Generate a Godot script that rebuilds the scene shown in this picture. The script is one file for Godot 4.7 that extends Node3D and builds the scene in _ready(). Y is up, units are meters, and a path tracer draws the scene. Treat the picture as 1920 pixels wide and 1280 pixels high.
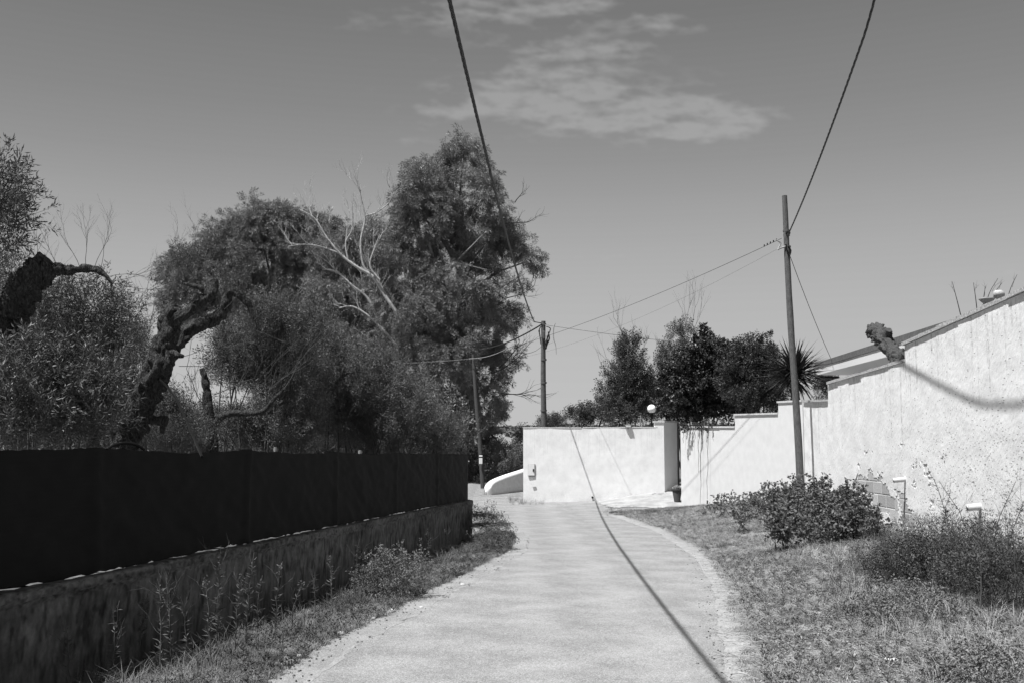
extends Node3D
# A sunlit lane between a low wall with dark shade netting and white boundary walls, as a neutral grey (black and white) scene.
const F := 1867.0
const EYE := 1.65
const PITCH := 0.0855
var rng := RandomNumberGenerator.new()
var used := {}
var M := {}
var cam_pos := Vector3(0, EYE, 0)


class MB:
	var v := PackedVector3Array()
	var n := PackedVector3Array()
	var uv := PackedVector2Array()
	var c := PackedColorArray()
	var idx := PackedInt32Array()
	var col := Color(1, 1, 1)

	func vert(p: Vector3, nn: Vector3, t := Vector2.ZERO) -> int:
		v.append(p)
		n.append(nn)
		uv.append(t)
		c.append(col)
		return v.size() - 1

	func tri(a: Vector3, b: Vector3, d: Vector3) -> void:
		var nn := (d - a).cross(b - a).normalized()
		var k := v.size()
		vert(a, nn)
		vert(b, nn)
		vert(d, nn)
		idx.append_array(PackedInt32Array([k, k + 1, k + 2]))

	func quad(a: Vector3, b: Vector3, d: Vector3, e: Vector3, out := Vector3.ZERO) -> void:
		var nn := (d - a).cross(b - a).normalized()
		if out != Vector3.ZERO and nn.dot(out) < 0.0:
			quad(a, e, d, b)
			return
		var k := v.size()
		vert(a, nn, Vector2(0, 0))
		vert(b, nn, Vector2(1, 0))
		vert(d, nn, Vector2(1, 1))
		vert(e, nn, Vector2(0, 1))
		idx.append_array(PackedInt32Array([k, k + 1, k + 2, k, k + 2, k + 3]))

	# eight corners: 0-3 bottom round, 4-7 top above them
	func hexa(p: Array) -> void:
		var mid := Vector3.ZERO
		for q in p:
			mid += q
		mid /= 8.0
		for f in [[0, 1, 2, 3], [4, 5, 6, 7], [0, 1, 5, 4], [1, 2, 6, 5], [2, 3, 7, 6], [3, 0, 4, 7]]:
			var m: Vector3 = (p[f[0]] + p[f[1]] + p[f[2]] + p[f[3]]) / 4.0
			quad(p[f[0]], p[f[1]], p[f[2]], p[f[3]], m - mid)

	func box(at: Vector3, size: Vector3, b := Basis.IDENTITY) -> void:
		var h := size / 2.0
		var p := []
		for y in [-1, 1]:
			for q in [[-1, -1], [1, -1], [1, 1], [-1, 1]]:
				p.append(at + b * Vector3(q[0] * h.x, y * h.y, q[1] * h.z))
		hexa(p)

	func chamfer_box(at: Vector3, size: Vector3, e: float, b := Basis.IDENTITY) -> void:
		var h := size / 2.0
		var rings := [[h.x - e, h.z - e, -h.y], [h.x, h.z, -h.y + e], [h.x, h.z, h.y - e], [h.x - e, h.z - e, h.y]]
		var prev := []
		for r in rings:
			var ring := []
			var x: float = r[0]
			var z: float = r[1]
			var y: float = r[2]
			for q in [[-x + e, -z], [x - e, -z], [x, -z + e], [x, z - e], [x - e, z], [-x + e, z], [-x, z - e], [-x, -z + e]]:
				ring.append(at + b * Vector3(q[0], y, q[1]))
			if prev.size():
				for i in 8:
					var j := (i + 1) % 8
					quad(prev[i], prev[j], ring[j], ring[i], (prev[i] + ring[j]) / 2.0 - at)
			else:
				for i in range(1, 7):
					tri(ring[0], ring[i + 1], ring[i])
			prev = ring
		for i in range(1, 7):
			tri(prev[0], prev[i], prev[i + 1])

	func tube(pts: PackedVector3Array, radii: PackedFloat32Array, sides := 6, cap := true, noise: FastNoiseLite = null, amp := 0.0) -> void:
		var m := pts.size()
		if m < 2:
			return
		var first := v.size()
		var u := Vector3.ZERO
		var run := 0.0
		for i in m:
			var t := (pts[mini(i + 1, m - 1)] - pts[maxi(i - 1, 0)]).normalized()
			if t == Vector3.ZERO:
				t = Vector3.UP
			if i == 0:
				u = t.cross(Vector3(0.31, 0.2, 0.93)).normalized()
			else:
				u = (u - t * u.dot(t)).normalized()
				run += pts[i].distance_to(pts[i - 1])
			var w := t.cross(u)
			for j in sides + 1:
				var a := TAU * (j % sides) / sides
				var dir := u * cos(a) + w * sin(a)
				var r := radii[i]
				if noise:
					r *= 1.0 + amp * noise.get_noise_3dv(pts[i] * Vector3(1, 0.45, 1) + dir * radii[i])
				vert(pts[i] + dir * r, dir, Vector2(float(j) / sides, run))
		for i in m - 1:
			for j in sides:
				var a := first + i * (sides + 1) + j
				var b := a + 1
				var d := a + sides + 1
				idx.append_array(PackedInt32Array([a, d, b, b, d, d + 1]))
		if noise:
			renormal(first)
		if cap:
			for e in [0, m - 1]:
				var s := first + int(e) * (sides + 1)
				var nn := (pts[0] - pts[1]).normalized() if e == 0 else (pts[m - 1] - pts[m - 2]).normalized()
				var k := vert(pts[e], nn)
				for j in sides:
					vert(v[s + j], nn)
				for j in sides:
					var p := k + 1 + j
					var q := k + 1 + (j + 1) % sides
					if (v[q] - v[k]).cross(v[p] - v[k]).dot(nn) > 0:
						idx.append_array(PackedInt32Array([k, p, q]))
					else:
						idx.append_array(PackedInt32Array([k, q, p]))

	# smooth normals from the triangles for every vertex from first on, equal positions joined
	func renormal(first: int) -> void:
		var sum := {}
		for i in range(first, v.size()):
			sum[v[i]] = Vector3.ZERO
		for t in range(0, idx.size(), 3):
			if idx[t] < first:
				continue
			var a := v[idx[t]]
			var b := v[idx[t + 1]]
			var d := v[idx[t + 2]]
			var nn := (d - a).cross(b - a)
			sum[a] += nn
			sum[b] += nn
			sum[d] += nn
		for i in range(first, v.size()):
			n[i] = sum[v[i]].normalized()

	# rows of equal length; out = a direction on the front side
	func sheet(rows: Array, out: Vector3, uvs: Array = []) -> void:
		var first := v.size()
		var w: int = rows[0].size()
		for i in rows.size():
			for j in w:
				var i0 := maxi(i - 1, 0)
				var i1 := mini(i + 1, rows.size() - 1)
				var j0 := maxi(j - 1, 0)
				var j1 := mini(j + 1, w - 1)
				var nn: Vector3 = (rows[i1][j] - rows[i0][j]).cross(rows[i][j1] - rows[i][j0]).normalized()
				if nn.dot(out) < 0:
					nn = -nn
				vert(rows[i][j], nn, uvs[i][j] if uvs.size() else Vector2(float(j) / (w - 1), float(i) / (rows.size() - 1)))
		var a: Vector3 = rows[0][0]
		var flip: bool = (rows[0][1] - a).cross(rows[1][0] - a).dot(out) < 0
		for i in rows.size() - 1:
			for j in w - 1:
				var k := first + i * w + j
				if flip:
					idx.append_array(PackedInt32Array([k, k + 1, k + w, k + 1, k + w + 1, k + w]))
				else:
					idx.append_array(PackedInt32Array([k, k + w, k + 1, k + 1, k + w, k + w + 1]))

	func leaf(base: Vector3, dir: Vector3, side: Vector3, length: float, width: float, fold := 0.25) -> void:
		var up := dir.cross(side).normalized()
		var tip := base + dir * length - up * length * 0.12
		var mid := base + dir * length * 0.45
		var l := mid - side * width * 0.5 + up * width * fold
		var r := mid + side * width * 0.5 + up * width * fold
		tri(base, l, tip)
		tri(base, tip, r)

	func broad_leaf(base: Vector3, dir: Vector3, side: Vector3, length: float, width: float, fold := 0.2) -> void:
		var up := dir.cross(side).normalized()
		var tip := base + dir * length - up * length * 0.2
		var l1 := base + dir * length * 0.3 - side * width * 0.5 + up * width * fold
		var r1 := base + dir * length * 0.3 + side * width * 0.5 + up * width * fold
		var l2 := base + dir * length * 0.7 - side * width * 0.36 + up * width * fold * 0.6
		var r2 := base + dir * length * 0.7 + side * width * 0.36 + up * width * fold * 0.6
		var m2 := base + dir * length * 0.7 - up * length * 0.05
		tri(base, l1, m2)
		tri(l1, l2, m2)
		tri(l2, tip, m2)
		tri(base, m2, r1)
		tri(r1, m2, r2)
		tri(r2, m2, tip)

	func mesh(mat: Material = null) -> ArrayMesh:
		var arr := []
		arr.resize(Mesh.ARRAY_MAX)
		arr[Mesh.ARRAY_VERTEX] = v
		arr[Mesh.ARRAY_NORMAL] = n
		arr[Mesh.ARRAY_TEX_UV] = uv
		arr[Mesh.ARRAY_TEX_UV2] = uv
		arr[Mesh.ARRAY_COLOR] = c
		arr[Mesh.ARRAY_INDEX] = idx
		var m := ArrayMesh.new()
		m.add_surface_from_arrays(Mesh.PRIMITIVE_TRIANGLES, arr)
		if mat:
			m.surface_set_material(0, mat)
		return m


# ---------- naming ----------
func numbered(called: String) -> String:
	var k: int = used.get(called, 0)
	used[called] = k + 1
	return called if k == 0 else "%s_%03d" % [called, k]


func tag(o: Node, label: String, category: String, group := "", kind := "") -> void:
	if label:
		o.set_meta("label", label)
	if category:
		o.set_meta("category", category)
	if group:
		o.set_meta("group", group)
	if kind:
		o.set_meta("kind", kind)


func thing(called: String, label: String, category: String, at := Vector3.ZERO, group := "") -> Node3D:
	var o := Node3D.new()
	o.name = numbered(called)
	o.position = at
	add_child(o)
	tag(o, label, category, group)
	return o


# one mesh: under a parent (mesh given in world positions, shifted to the parent's place) or at top level
func put(mb: MB, called: String, mat: Material, parent: Node3D = null) -> MeshInstance3D:
	var o := MeshInstance3D.new()
	if parent:
		o.name = called
		var base := parent.position
		var up := parent.get_parent()
		while up is Node3D and up != self:
			base += up.position
			up = up.get_parent()
		if base != Vector3.ZERO:
			for i in mb.v.size():
				mb.v[i] -= base
		o.mesh = mb.mesh()
		parent.add_child(o, true)
	else:
		o.name = numbered(called)
		o.mesh = mb.mesh()
		add_child(o)
	o.material_override = null
	o.set_surface_override_material(0, mat)
	return o


func scatter(parent: Node3D, called: String, mesh: Mesh, mat: Material, xf: Array, tint: Array, kind := "stuff") -> MultiMeshInstance3D:
	var mm := MultiMesh.new()
	mm.transform_format = MultiMesh.TRANSFORM_3D
	mm.use_colors = true
	mm.mesh = mesh
	mm.instance_count = xf.size()
	for i in xf.size():
		var t: Transform3D = xf[i]
		if parent:
			t.origin -= parent.position
		mm.set_instance_transform(i, t)
		var k: float = tint[i]
		mm.set_instance_color(i, Color(k, k, k))
	var o := MultiMeshInstance3D.new()
	o.multimesh = mm
	o.material_override = mat
	if parent:
		o.name = called
		parent.add_child(o, true)
	else:
		o.name = numbered(called)
		add_child(o)
	if kind:
		o.set_meta("kind", kind)
	return o


# ---------- places ----------
# a place in the world from a bearing measured in the photograph (px, py) and its distance ahead d in metres
func pt(px: float, py: float, d: float) -> Vector3:
	var x := (px - 960.0) / F
	var y := (640.0 - py) / F
	var fwd := cos(PITCH) - y * sin(PITCH)
	var up := y * cos(PITCH) + sin(PITCH)
	return cam_pos + Vector3(x, up, -fwd) * (d / fwd)


func lerp_table(t: Array, d: float) -> float:
	if d <= t[0][0]:
		return t[0][1]
	for i in range(1, t.size()):
		if d <= t[i][0]:
			return lerpf(t[i - 1][1], t[i][1], (d - t[i - 1][0]) / (t[i][0] - t[i - 1][0]))
	return t[t.size() - 1][1]


const XR := [[-12.0, -2.4], [0.0, 0.2], [3.0, 0.85], [6.35, 1.51], [8.0, 1.87], [10.2, 2.24], [12.3, 2.62], [14.5, 2.91], [18.0, 3.15], [21.4, 3.2], [25.0, 3.0], [28.4, 2.74], [29.2, 3.0], [30.0, 5.2], [40.0, 5.2]]
const XL := [[-12.0, -4.3], [0.0, -2.35], [3.0, -2.03], [6.35, -1.68], [8.4, -1.43], [12.5, -0.74], [14.5, -0.38], [16.3, -0.09], [18.0, 0.04], [19.6, 0.02], [22.0, -0.12], [24.3, -0.26], [28.0, -0.62], [29.2, -1.2], [29.8, -3.0], [30.4, -9.0], [31.0, -40.0]]
const WALL_X := 4.348
const WALL_M := 0.10
const BANK := [[-12.0, 0.15], [7.0, 0.2], [10.5, 0.27], [14.9, 0.45], [21.0, 0.62], [24.0, 0.5], [26.7, 0.35], [30.0, 0.05], [31.0, 0.0]]


func xr(d: float) -> float:
	return lerp_table(XR, d) + 0.02 * sin(d * 1.3) + 0.008 * sin(d * 4.1 + 1.0)


func xl(d: float) -> float:
	return lerp_table(XL, d) + 0.025 * sin(d * 1.9 + 2.0) + 0.012 * sin(d * 5.3)


func xw(d: float) -> float:
	return WALL_X + WALL_M * d if d < 22.6 else lerpf(6.608, 5.06, clampf((d - 22.6) / 7.4, 0, 1.2))


func xleft(d: float) -> float:
	return -3.29 + 0.1752 * (d - 6.4)


func g(d: float) -> float:
	var a := 1.45 + 0.034 * maxf(d, -8.0)
	return 0.05 * log(exp(-a / 0.05) + exp(-2.47 / 0.05))


func th(x: float, d: float) -> float:
	var h := g(d)
	h += 0.33 * smoothstep(2.2, 5.0, x) * smoothstep(29.2, 33.0, d)
	if d < 31.0:
		var r := xr(d)
		var w := xw(d)
		if x > r:
			h += lerp_table(BANK, d) * pow(clampf((x - r) / maxf(w - r, 0.3), 0, 1), 1.25)
		var l := xl(d)
		if x < l:
			h -= 0.13 * smoothstep(0.35, 1.3, l - x)
		if d < 21.5:
			h += 0.2 * smoothstep(0.05, 0.6, xleft(d) - 0.1 - x)
	h += 0.5 * smoothstep(60.0, 200.0, d) - 0.9 * smoothstep(200.0, 900.0, d)
	return h + EYE


func at_ground(x: float, d: float, lift := 0.0) -> Vector3:
	return Vector3(x, th(x, d) + lift, -d)


# the asphalt's own small unevenness
func road_lift(x: float, d: float) -> float:
	return 0.004 + 0.0012 * sin(x * 1.7 + 0.6 * sin(d * 0.9)) * sin(d * 1.3 + x * 0.4)


func gpt(px: float, py: float) -> Vector3:
	var d := 1.0
	while d < 80.0:
		var p := pt(px, py, d)
		if p.y <= th(p.x, d):
			return at_ground(p.x, d)
		d += 0.04
	var q := pt(px, py, 60.0)
	return at_ground(q.x, 60.0)


# a spot on the near right-hand wall
func wpt(px: float, py: float) -> Vector3:
	var q := pt(px, py, 1.0)
	return pt(px, py, WALL_X / (q.x - WALL_M))


func rnd(a: float, b: float) -> float:
	return rng.randf_range(a, b)


func rdir() -> Vector3:
	var z := rnd(-1, 1)
	var a := rnd(0, TAU)
	return Vector3(sqrt(1 - z * z) * cos(a), z, sqrt(1 - z * z) * sin(a))


func fnoise(s: int, f: float, oct := 3, type := FastNoiseLite.TYPE_SIMPLEX_SMOOTH) -> FastNoiseLite:
	var q := FastNoiseLite.new()
	q.seed = s
	q.frequency = f
	q.noise_type = type
	q.fractal_octaves = oct
	return q


# ---------- textures and materials ----------
# grey picture that repeats: layers [seed, frequency, weight, octaves, type], plus grains; returned as bytes
func pattern(size: int, layers: Array, base: float, grain := 0.0, s := 1) -> Image:
	var parts := []
	for l in layers:
		parts.append(fnoise(l[0], l[1], l[3], l[4] if l.size() > 4 else FastNoiseLite.TYPE_SIMPLEX_SMOOTH).get_seamless_image(size, size).get_data())
	var r := RandomNumberGenerator.new()
	r.seed = s
	var data := PackedByteArray()
	data.resize(size * size)
	for i in size * size:
		var x := base + grain * (r.randf() - 0.5)
		for k in parts.size():
			x += layers[k][2] * (parts[k][i] / 255.0 - 0.5)
		data[i] = clampi(int(x * 255.0), 0, 255)
	return Image.create_from_data(size, size, false, Image.FORMAT_L8, data)


func tex(im: Image) -> ImageTexture:
	var c := im.duplicate()
	c.convert(Image.FORMAT_RGB8)
	return ImageTexture.create_from_image(c)


# albedo is the linear base colour that the surface has on average
func mat(albedo: float, rough := 0.9, im: Image = null, tile := 1.0, bump_cm := 0.0, bump: Image = null, world := true) -> StandardMaterial3D:
	var m := StandardMaterial3D.new()
	var k := albedo
	if im:
		var data := im.get_data()
		var sum := 0.0
		for i in range(0, data.size(), 37):
			sum += pow(data[i] / 255.0, 2.2)
		k = albedo / (sum / ceilf(data.size() / 37.0))
		m.albedo_texture = tex(im)
		m.uv1_triplanar = true
		m.uv1_world_triplanar = world
		m.uv1_scale = Vector3.ONE / tile
	m.albedo_color = Color(k, k, k).linear_to_srgb()
	m.roughness = rough
	m.metallic_specular = 0.35
	if bump_cm > 0.0:
		m.heightmap_enabled = true
		m.heightmap_texture = tex(bump if bump else im)
		m.heightmap_scale = bump_cm
	return m


func leaf_mat(albedo: float, rough := 0.6, through := 0.12) -> StandardMaterial3D:
	var m := mat(albedo, rough)
	m.vertex_color_use_as_albedo = true
	m.backlight_enabled = true
	m.backlight = Color(through, through, through).linear_to_srgb()
	m.cull_mode = BaseMaterial3D.CULL_DISABLED
	return m


func make_materials() -> void:
	var speck := pattern(1024, [[3, 0.003, 0.16, 3], [4, 0.025, 0.11, 3], [6, 0.09, 0.22, 2], [5, 0.20, 0.36, 2]], 0.78, 0.36, 7)
	M.asphalt = mat(0.225, 0.88, speck, 2.9, 0.5)
	M.edge = mat(0.27, 0.92, pattern(512, [[13, 0.01, 0.16, 4], [14, 0.08, 0.22, 3]], 0.80, 0.26, 8), 1.1, 0.4)
	M.concrete = mat(0.30, 0.9, pattern(512, [[23, 0.008, 0.22, 4], [24, 0.06, 0.12, 3]], 0.82, 0.14, 9), 2.6, 0.15)
	M.dirt = mat(0.20, 0.95, pattern(512, [[33, 0.01, 0.25, 4], [34, 0.06, 0.30, 3]], 0.72, 0.32, 10), 1.7, 1.2)
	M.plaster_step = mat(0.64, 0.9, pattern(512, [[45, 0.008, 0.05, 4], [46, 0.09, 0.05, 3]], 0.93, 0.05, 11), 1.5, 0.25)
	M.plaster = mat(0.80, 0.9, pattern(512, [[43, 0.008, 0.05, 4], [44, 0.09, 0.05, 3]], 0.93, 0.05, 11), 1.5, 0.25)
	M.plaster_old = mat(0.72, 0.92, pattern(512, [[53, 0.012, 0.10, 4], [54, 0.08, 0.10, 3]], 0.90, 0.06, 12), 1.1, 0.4)
	M.coping = mat(0.40, 0.95, pattern(512, [[63, 0.03, 0.40, 4], [64, 0.12, 0.25, 3]], 0.75, 0.15, 13), 0.8, 0.8)
	M.coping_white = mat(0.55, 0.95, pattern(512, [[65, 0.03, 0.25, 4], [66, 0.12, 0.15, 3]], 0.82, 0.10, 14), 0.9, 0.3)
	M.block = mat(0.46, 0.95, pattern(512, [[73, 0.03, 0.14, 4], [74, 0.15, 0.16, 3]], 0.80, 0.12, 15), 0.5, 0.5)
	M.block_dark = mat(0.38, 0.95, pattern(512, [[75, 0.03, 0.18, 4], [76, 0.15, 0.16, 3]], 0.80, 0.12, 25), 0.5, 0.5)
	M.block_pale = mat(0.52, 0.95, pattern(512, [[77, 0.03, 0.18, 4], [78, 0.15, 0.16, 3]], 0.80, 0.12, 26), 0.5, 0.5)
	M.mortar = mat(0.60, 0.95, pattern(512, [[83, 0.03, 0.14, 4], [84, 0.15, 0.16, 3]], 0.80, 0.12, 16), 0.5, 0.8)
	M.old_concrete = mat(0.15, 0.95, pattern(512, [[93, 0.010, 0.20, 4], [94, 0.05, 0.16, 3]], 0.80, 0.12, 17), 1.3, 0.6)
	var net := Image.create(256, 256, false, Image.FORMAT_L8)
	for y in 256:
		for x in 256:
			var k := 0.66 + 0.12 * sin(TAU * y / 8.0) + 0.10 * sin(TAU * x / 4.0) + 0.03 * sin(TAU * y / 64.0)
			net.set_pixel(x, y, Color(k, k, k))
	M.netting = mat(0.0042, 0.85, net, 0.16, 0.05)
	M.wood = mat(0.095, 0.95, pattern(512, [[103, 0.02, 0.40, 4], [104, 0.1, 0.40, 3]], 0.72, 0.16, 18), 0.5, 0.5)
	M.wood.uv1_scale = Vector3(5, 0.5, 5)
	M.wood_shaded = mat(0.06, 0.9, pattern(512, [[103, 0.02, 0.25, 4], [104, 0.1, 0.30, 3]], 0.75, 0.12, 18), 0.5, 0.5)  # same wood made darker: tree shade put into the pole's colour
	M.bark = mat(0.050, 0.95, pattern(512, [[113, 0.02, 0.60, 4], [114, 0.06, 0.75, 3, FastNoiseLite.TYPE_CELLULAR]], 0.66, 0.2, 19), 0.7, 5.0)
	M.bark.uv1_scale = Vector3(2.6, 0.9, 2.6)
	M.dead_wood = mat(0.34, 0.85, pattern(512, [[126, 0.02, 0.30, 4], [127, 0.06, 0.20, 3]], 0.78, 0.1, 20), 1.2, 0.4)
	M.scrap = mat(0.42, 0.8)
	M.bark_stump = mat(0.07, 0.95, pattern(512, [[115, 0.03, 0.40, 4], [116, 0.09, 0.45, 3, FastNoiseLite.TYPE_CELLULAR]], 0.70, 0.2, 23), 0.35, 2.0)
	M.bark_pale = mat(0.15, 0.9, pattern(512, [[123, 0.02, 0.35, 4], [124, 0.06, 0.20, 3]], 0.75, 0.1, 20), 1.2, 0.5)
	M.twig = mat(0.06, 0.9)
	M.twig_pale = mat(0.14, 0.9)
	M.black = mat(0.010, 0.35)
	M.hose = mat(0.008, 0.3)
	M.hose.metallic_specular = 0.2
	M.cap = mat(0.22, 0.6)
	M.cable = mat(0.030, 0.55)
	M.cable_pale = mat(0.30, 0.5)
	M.metal = mat(0.10, 0.5)
	M.pipe = mat(0.50, 0.6)
	M.white_paint = mat(0.74, 0.6)
	M.white_glass = mat(0.85, 0.12)
	M.grey_paint = mat(0.30, 0.7)
	M.roof = mat(0.10, 0.9, pattern(256, [[133, 0.03, 0.3, 4]], 0.78, 0.12, 21), 0.8, 0.4)
	M.terracotta = mat(0.06, 0.85)
	M.stone = mat(0.42, 0.95, pattern(256, [[143, 0.05, 0.35, 4]], 0.78, 0.12, 22), 0.3, 0.5)
	M.euc = leaf_mat(0.20, 0.42, 0.16)
	M.euc_far = leaf_mat(0.21, 0.42, 0.16)
	M.olive = leaf_mat(0.10, 0.45)
	M.ground_leaf = leaf_mat(0.15, 0.6, 0.2)
	M.shrub = leaf_mat(0.095, 0.5, 0.25)
	M.dark_leaf = leaf_mat(0.040, 0.4)
	M.weed = leaf_mat(0.105, 0.7, 0.2)
	M.grass = leaf_mat(0.22, 0.8, 0.10)
	M.yucca = leaf_mat(0.04, 0.5, 0.05)


# ---------- sky ----------
func cloud_at(az: float, el: float, n1: FastNoiseLite, n2: FastNoiseLite) -> float:
	# wisps on a flat layer overhead: stretched sideways near the horizon
	var r := 1.0 / (sin(maxf(el, 0.02)) + 0.10)
	var p := Vector2(sin(az), -cos(az)) * r
	var big := n1.get_noise_2d(p.x * 30.0, p.y * 30.0)
	var fine := n2.get_noise_2d(p.x * 110.0, p.y * 160.0)
	return big + 0.55 * fine


func make_sky() -> PanoramaSkyMaterial:
	# clear air: brightness by height over the horizon, in degrees, with thin wisps of cloud
	var air := [[0.0, 0.290], [1.8, 0.285], [4.5, 0.270], [7.3, 0.250], [9.8, 0.226], [12.2, 0.196], [15.0, 0.160], [18.0, 0.133], [20.5, 0.118], [23.0, 0.103], [26.0, 0.093], [30.0, 0.085], [50.0, 0.072], [90.0, 0.06]]
	var n1 := fnoise(11, 0.020, 4)
	var n2 := fnoise(12, 0.020, 5)
	var all := Image.create(1024, 512, false, Image.FORMAT_L8)
	for y in range(60, 256):
		var el := PI / 2 - PI * (y + 0.5) / 512.0
		for x in 1024:
			var az := TAU * (x + 0.5) / 1024.0
			var k := clampf((cloud_at(az, el, n1, n2) - 0.42) * 0.9, 0, 0.5) * smoothstep(0.02, 0.12, el)
			all.set_pixel(x, y, Color(k, k, k))
	all.resize(4096, 2048, Image.INTERPOLATE_CUBIC)
	# the patches of thin cloud ahead: [px, py, half width, half height, strength]
	var patch := [[1080, 190, 250, 55, 0.75], [1230, 220, 190, 42, 0.95], [1000, 120, 150, 60, 0.6], [860, 25, 120, 35, 0.7], [1050, 10, 140, 30, 0.85], [740, 255, 80, 16, 0.6], [1320, 240, 120, 26, 0.9], [880, 205, 120, 30, 0.6], [1240, 45, 100, 28, 0.6], [1280, 505, 70, 14, 0.55], [1110, 480, 80, 12, 0.45], [1420, 460, 110, 14, 0.45], [1690, 590, 90, 16, 0.55], [1880, 510, 60, 16, 0.55], [660, 40, 60, 18, 0.35], [1130, 90, 120, 30, 0.5]]
	for x in range(-310, 311):
		var az := TAU * (x + 0.5) / 4096.0
		for y in range(724, 1024):
			var el := PI / 2 - PI * (y + 0.5) / 2048.0
			var dir := Vector3(sin(az) * cos(el), sin(el), cos(az) * cos(el))
			var up := dir.y * cos(PITCH) - dir.z * sin(PITCH)
			var fw := dir.z * cos(PITCH) + dir.y * sin(PITCH)
			var px := 960.0 + F * dir.x / fw
			var py := 640.0 - F * up / fw
			var s := 0.0
			for q in patch:
				var e := pow((px - q[0]) / q[2], 2.0) + pow((py - q[1]) / q[3], 2.0)
				if e < 5.0:
					s += q[4] * exp(-e * 1.0)
			s = minf(s, 1.0)
			var k := 0.0
			if s > 0.01:
				var w := 0.8 * n1.get_noise_2d(px * 0.22 + py * 0.1, py * 0.9) + 0.5 * n1.get_noise_2d(px * 0.7 + 300.0 - py * 0.4, py * 2.2) + 0.5 * n2.get_noise_2d(px * 0.9 - py * 0.3, py * 2.4 + 80.0)
				k = clampf(s * 1.15 - 0.36 + 1.15 * w, 0, 1) * minf(s * 1.6, 1.0) * 0.5
			all.set_pixel(posmod(x, 4096), y, Color(k, k, k))
	var cloud := all.get_data()
	var data := PackedByteArray()
	data.resize(4096 * 2048)
	for y in 2048:
		var el := 90.0 - 180.0 * (y + 0.5) / 2048.0
		var a := lerp_table(air, maxf(el, 0.0))
		var base := int(Color(a, a, a).linear_to_srgb().r * 255.0 + 0.5)
		var top := int(Color(0.27, 0.27, 0.27).linear_to_srgb().r * 255.0)
		if y > 1040:
			break
		if el > 45.0 and y % 4 == 0 and base == 0:
			continue
		var row := y * 4096
		for x in 4096:
			var k := cloud[row + x]
			data[row + x] = base if k == 0 else base + int((top - base) * k / 255.0) if top > base else base
	var im := Image.create_from_data(4096, 2048, false, Image.FORMAT_L8, data)
	im.convert(Image.FORMAT_RGB8)
	im.fill_rect(Rect2i(0, 1030, 4096, 1018), Color(0.16, 0.16, 0.16).linear_to_srgb())
	var sky := PanoramaSkyMaterial.new()
	sky.panorama = ImageTexture.create_from_image(im)
	return sky


# ---------- helpers for plants ----------
func smooth(pts: Array, per := 6) -> PackedVector3Array:
	var out := PackedVector3Array()
	for i in pts.size() - 1:
		var a: Vector3 = pts[maxi(i - 1, 0)]
		var b: Vector3 = pts[i]
		var c: Vector3 = pts[i + 1]
		var e: Vector3 = pts[mini(i + 2, pts.size() - 1)]
		for k in per:
			out.append(b.cubic_interpolate(c, a, e, float(k) / per))
	out.append(pts[pts.size() - 1])
	return out


# a limb through spots [px, py, d, width in px]
func limb(mb: MB, spots: Array, sides := 8, noise: FastNoiseLite = null, amp := 0.0, per := 6) -> PackedVector3Array:
	var pts := []
	var rad := PackedFloat32Array()
	for i in spots.size():
		pts.append(pt(spots[i][0], spots[i][1], spots[i][2]))
	var line := smooth(pts, per)
	for i in line.size():
		var f := float(i) / per
		var a := mini(int(f), spots.size() - 1)
		var b := mini(a + 1, spots.size() - 1)
		rad.append(lerpf(spots[a][3] * spots[a][2], spots[b][3] * spots[b][2], f - a) / F * 0.5)
	mb.tube(line, rad, sides, true, noise, amp)
	return line


# bare twigs that fork
func twigs(mb: MB, p: Vector3, dir: Vector3, length: float, r: float, depth: int, spread := 0.5, up := 0.15) -> void:
	var pts := PackedVector3Array([p])
	var rad := PackedFloat32Array([r])
	var steps := 4
	var q := p
	var dd := dir
	for i in steps:
		dd = (dd + rdir() * 0.22 + Vector3.UP * up * 0.3).normalized()
		q += dd * length / steps
		pts.append(q)
		rad.append(r * (1.0 - 0.55 * (i + 1) / steps))
		if depth > 0 and i > 0:
			var k := 1 if rng.randf() < 0.7 else 2
			for j in k:
				twigs(mb, q, (dd + rdir() * spread * 1.5 + Vector3.UP * up).normalized(), length * rnd(0.4, 0.7), r * 0.5, depth - 1, spread, up)
	mb.tube(pts, rad, 4 if r < 0.02 else 6, false)


func spray(leaves: int, length: float, leaf_l: float, leaf_w: float, droop: float, open: float, s: int, broad := false) -> ArrayMesh:
	var keep := rng.state
	rng.seed = s
	var mb := MB.new()
	var pts := PackedVector3Array()
	var rad := PackedFloat32Array()
	for i in 5:
		var f := i / 4.0
		pts.append(Vector3(sin(f * 2.0) * 0.06 * length, f * length - droop * f * f * length * 0.4, 0.12 * length * f * f))
		rad.append(length * 0.008 * (1.1 - f))
	mb.col = Color(0.9, 0.9, 0.9)
	mb.tube(pts, rad, 3, false)
	for i in leaves:
		var f := pow(rng.randf(), 0.75)
		var k := mini(int(f * 4.0), 3)
		var p := pts[k].lerp(pts[k + 1], f * 4.0 - k)
		var a := i * 2.4 + rnd(-0.5, 0.5)
		var out := Vector3(cos(a), 0, sin(a))
		var off := rnd(0.0, 0.16) * length * open
		var dir := (out * open + Vector3.UP * (0.75 - droop) + rdir() * 0.3).normalized()
		var side := dir.cross(rdir()).normalized()
		var t := rnd(0.75, 1.2)
		mb.col = Color(t, t, t)
		if broad:
			mb.broad_leaf(p + out * off, dir, side, leaf_l * rnd(0.7, 1.2), leaf_w * rnd(0.8, 1.2))
		else:
			mb.leaf(p + out * off, dir, side, leaf_l * rnd(0.7, 1.25), leaf_w * rnd(0.8, 1.2))
	rng.state = keep
	return mb.mesh()


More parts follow.
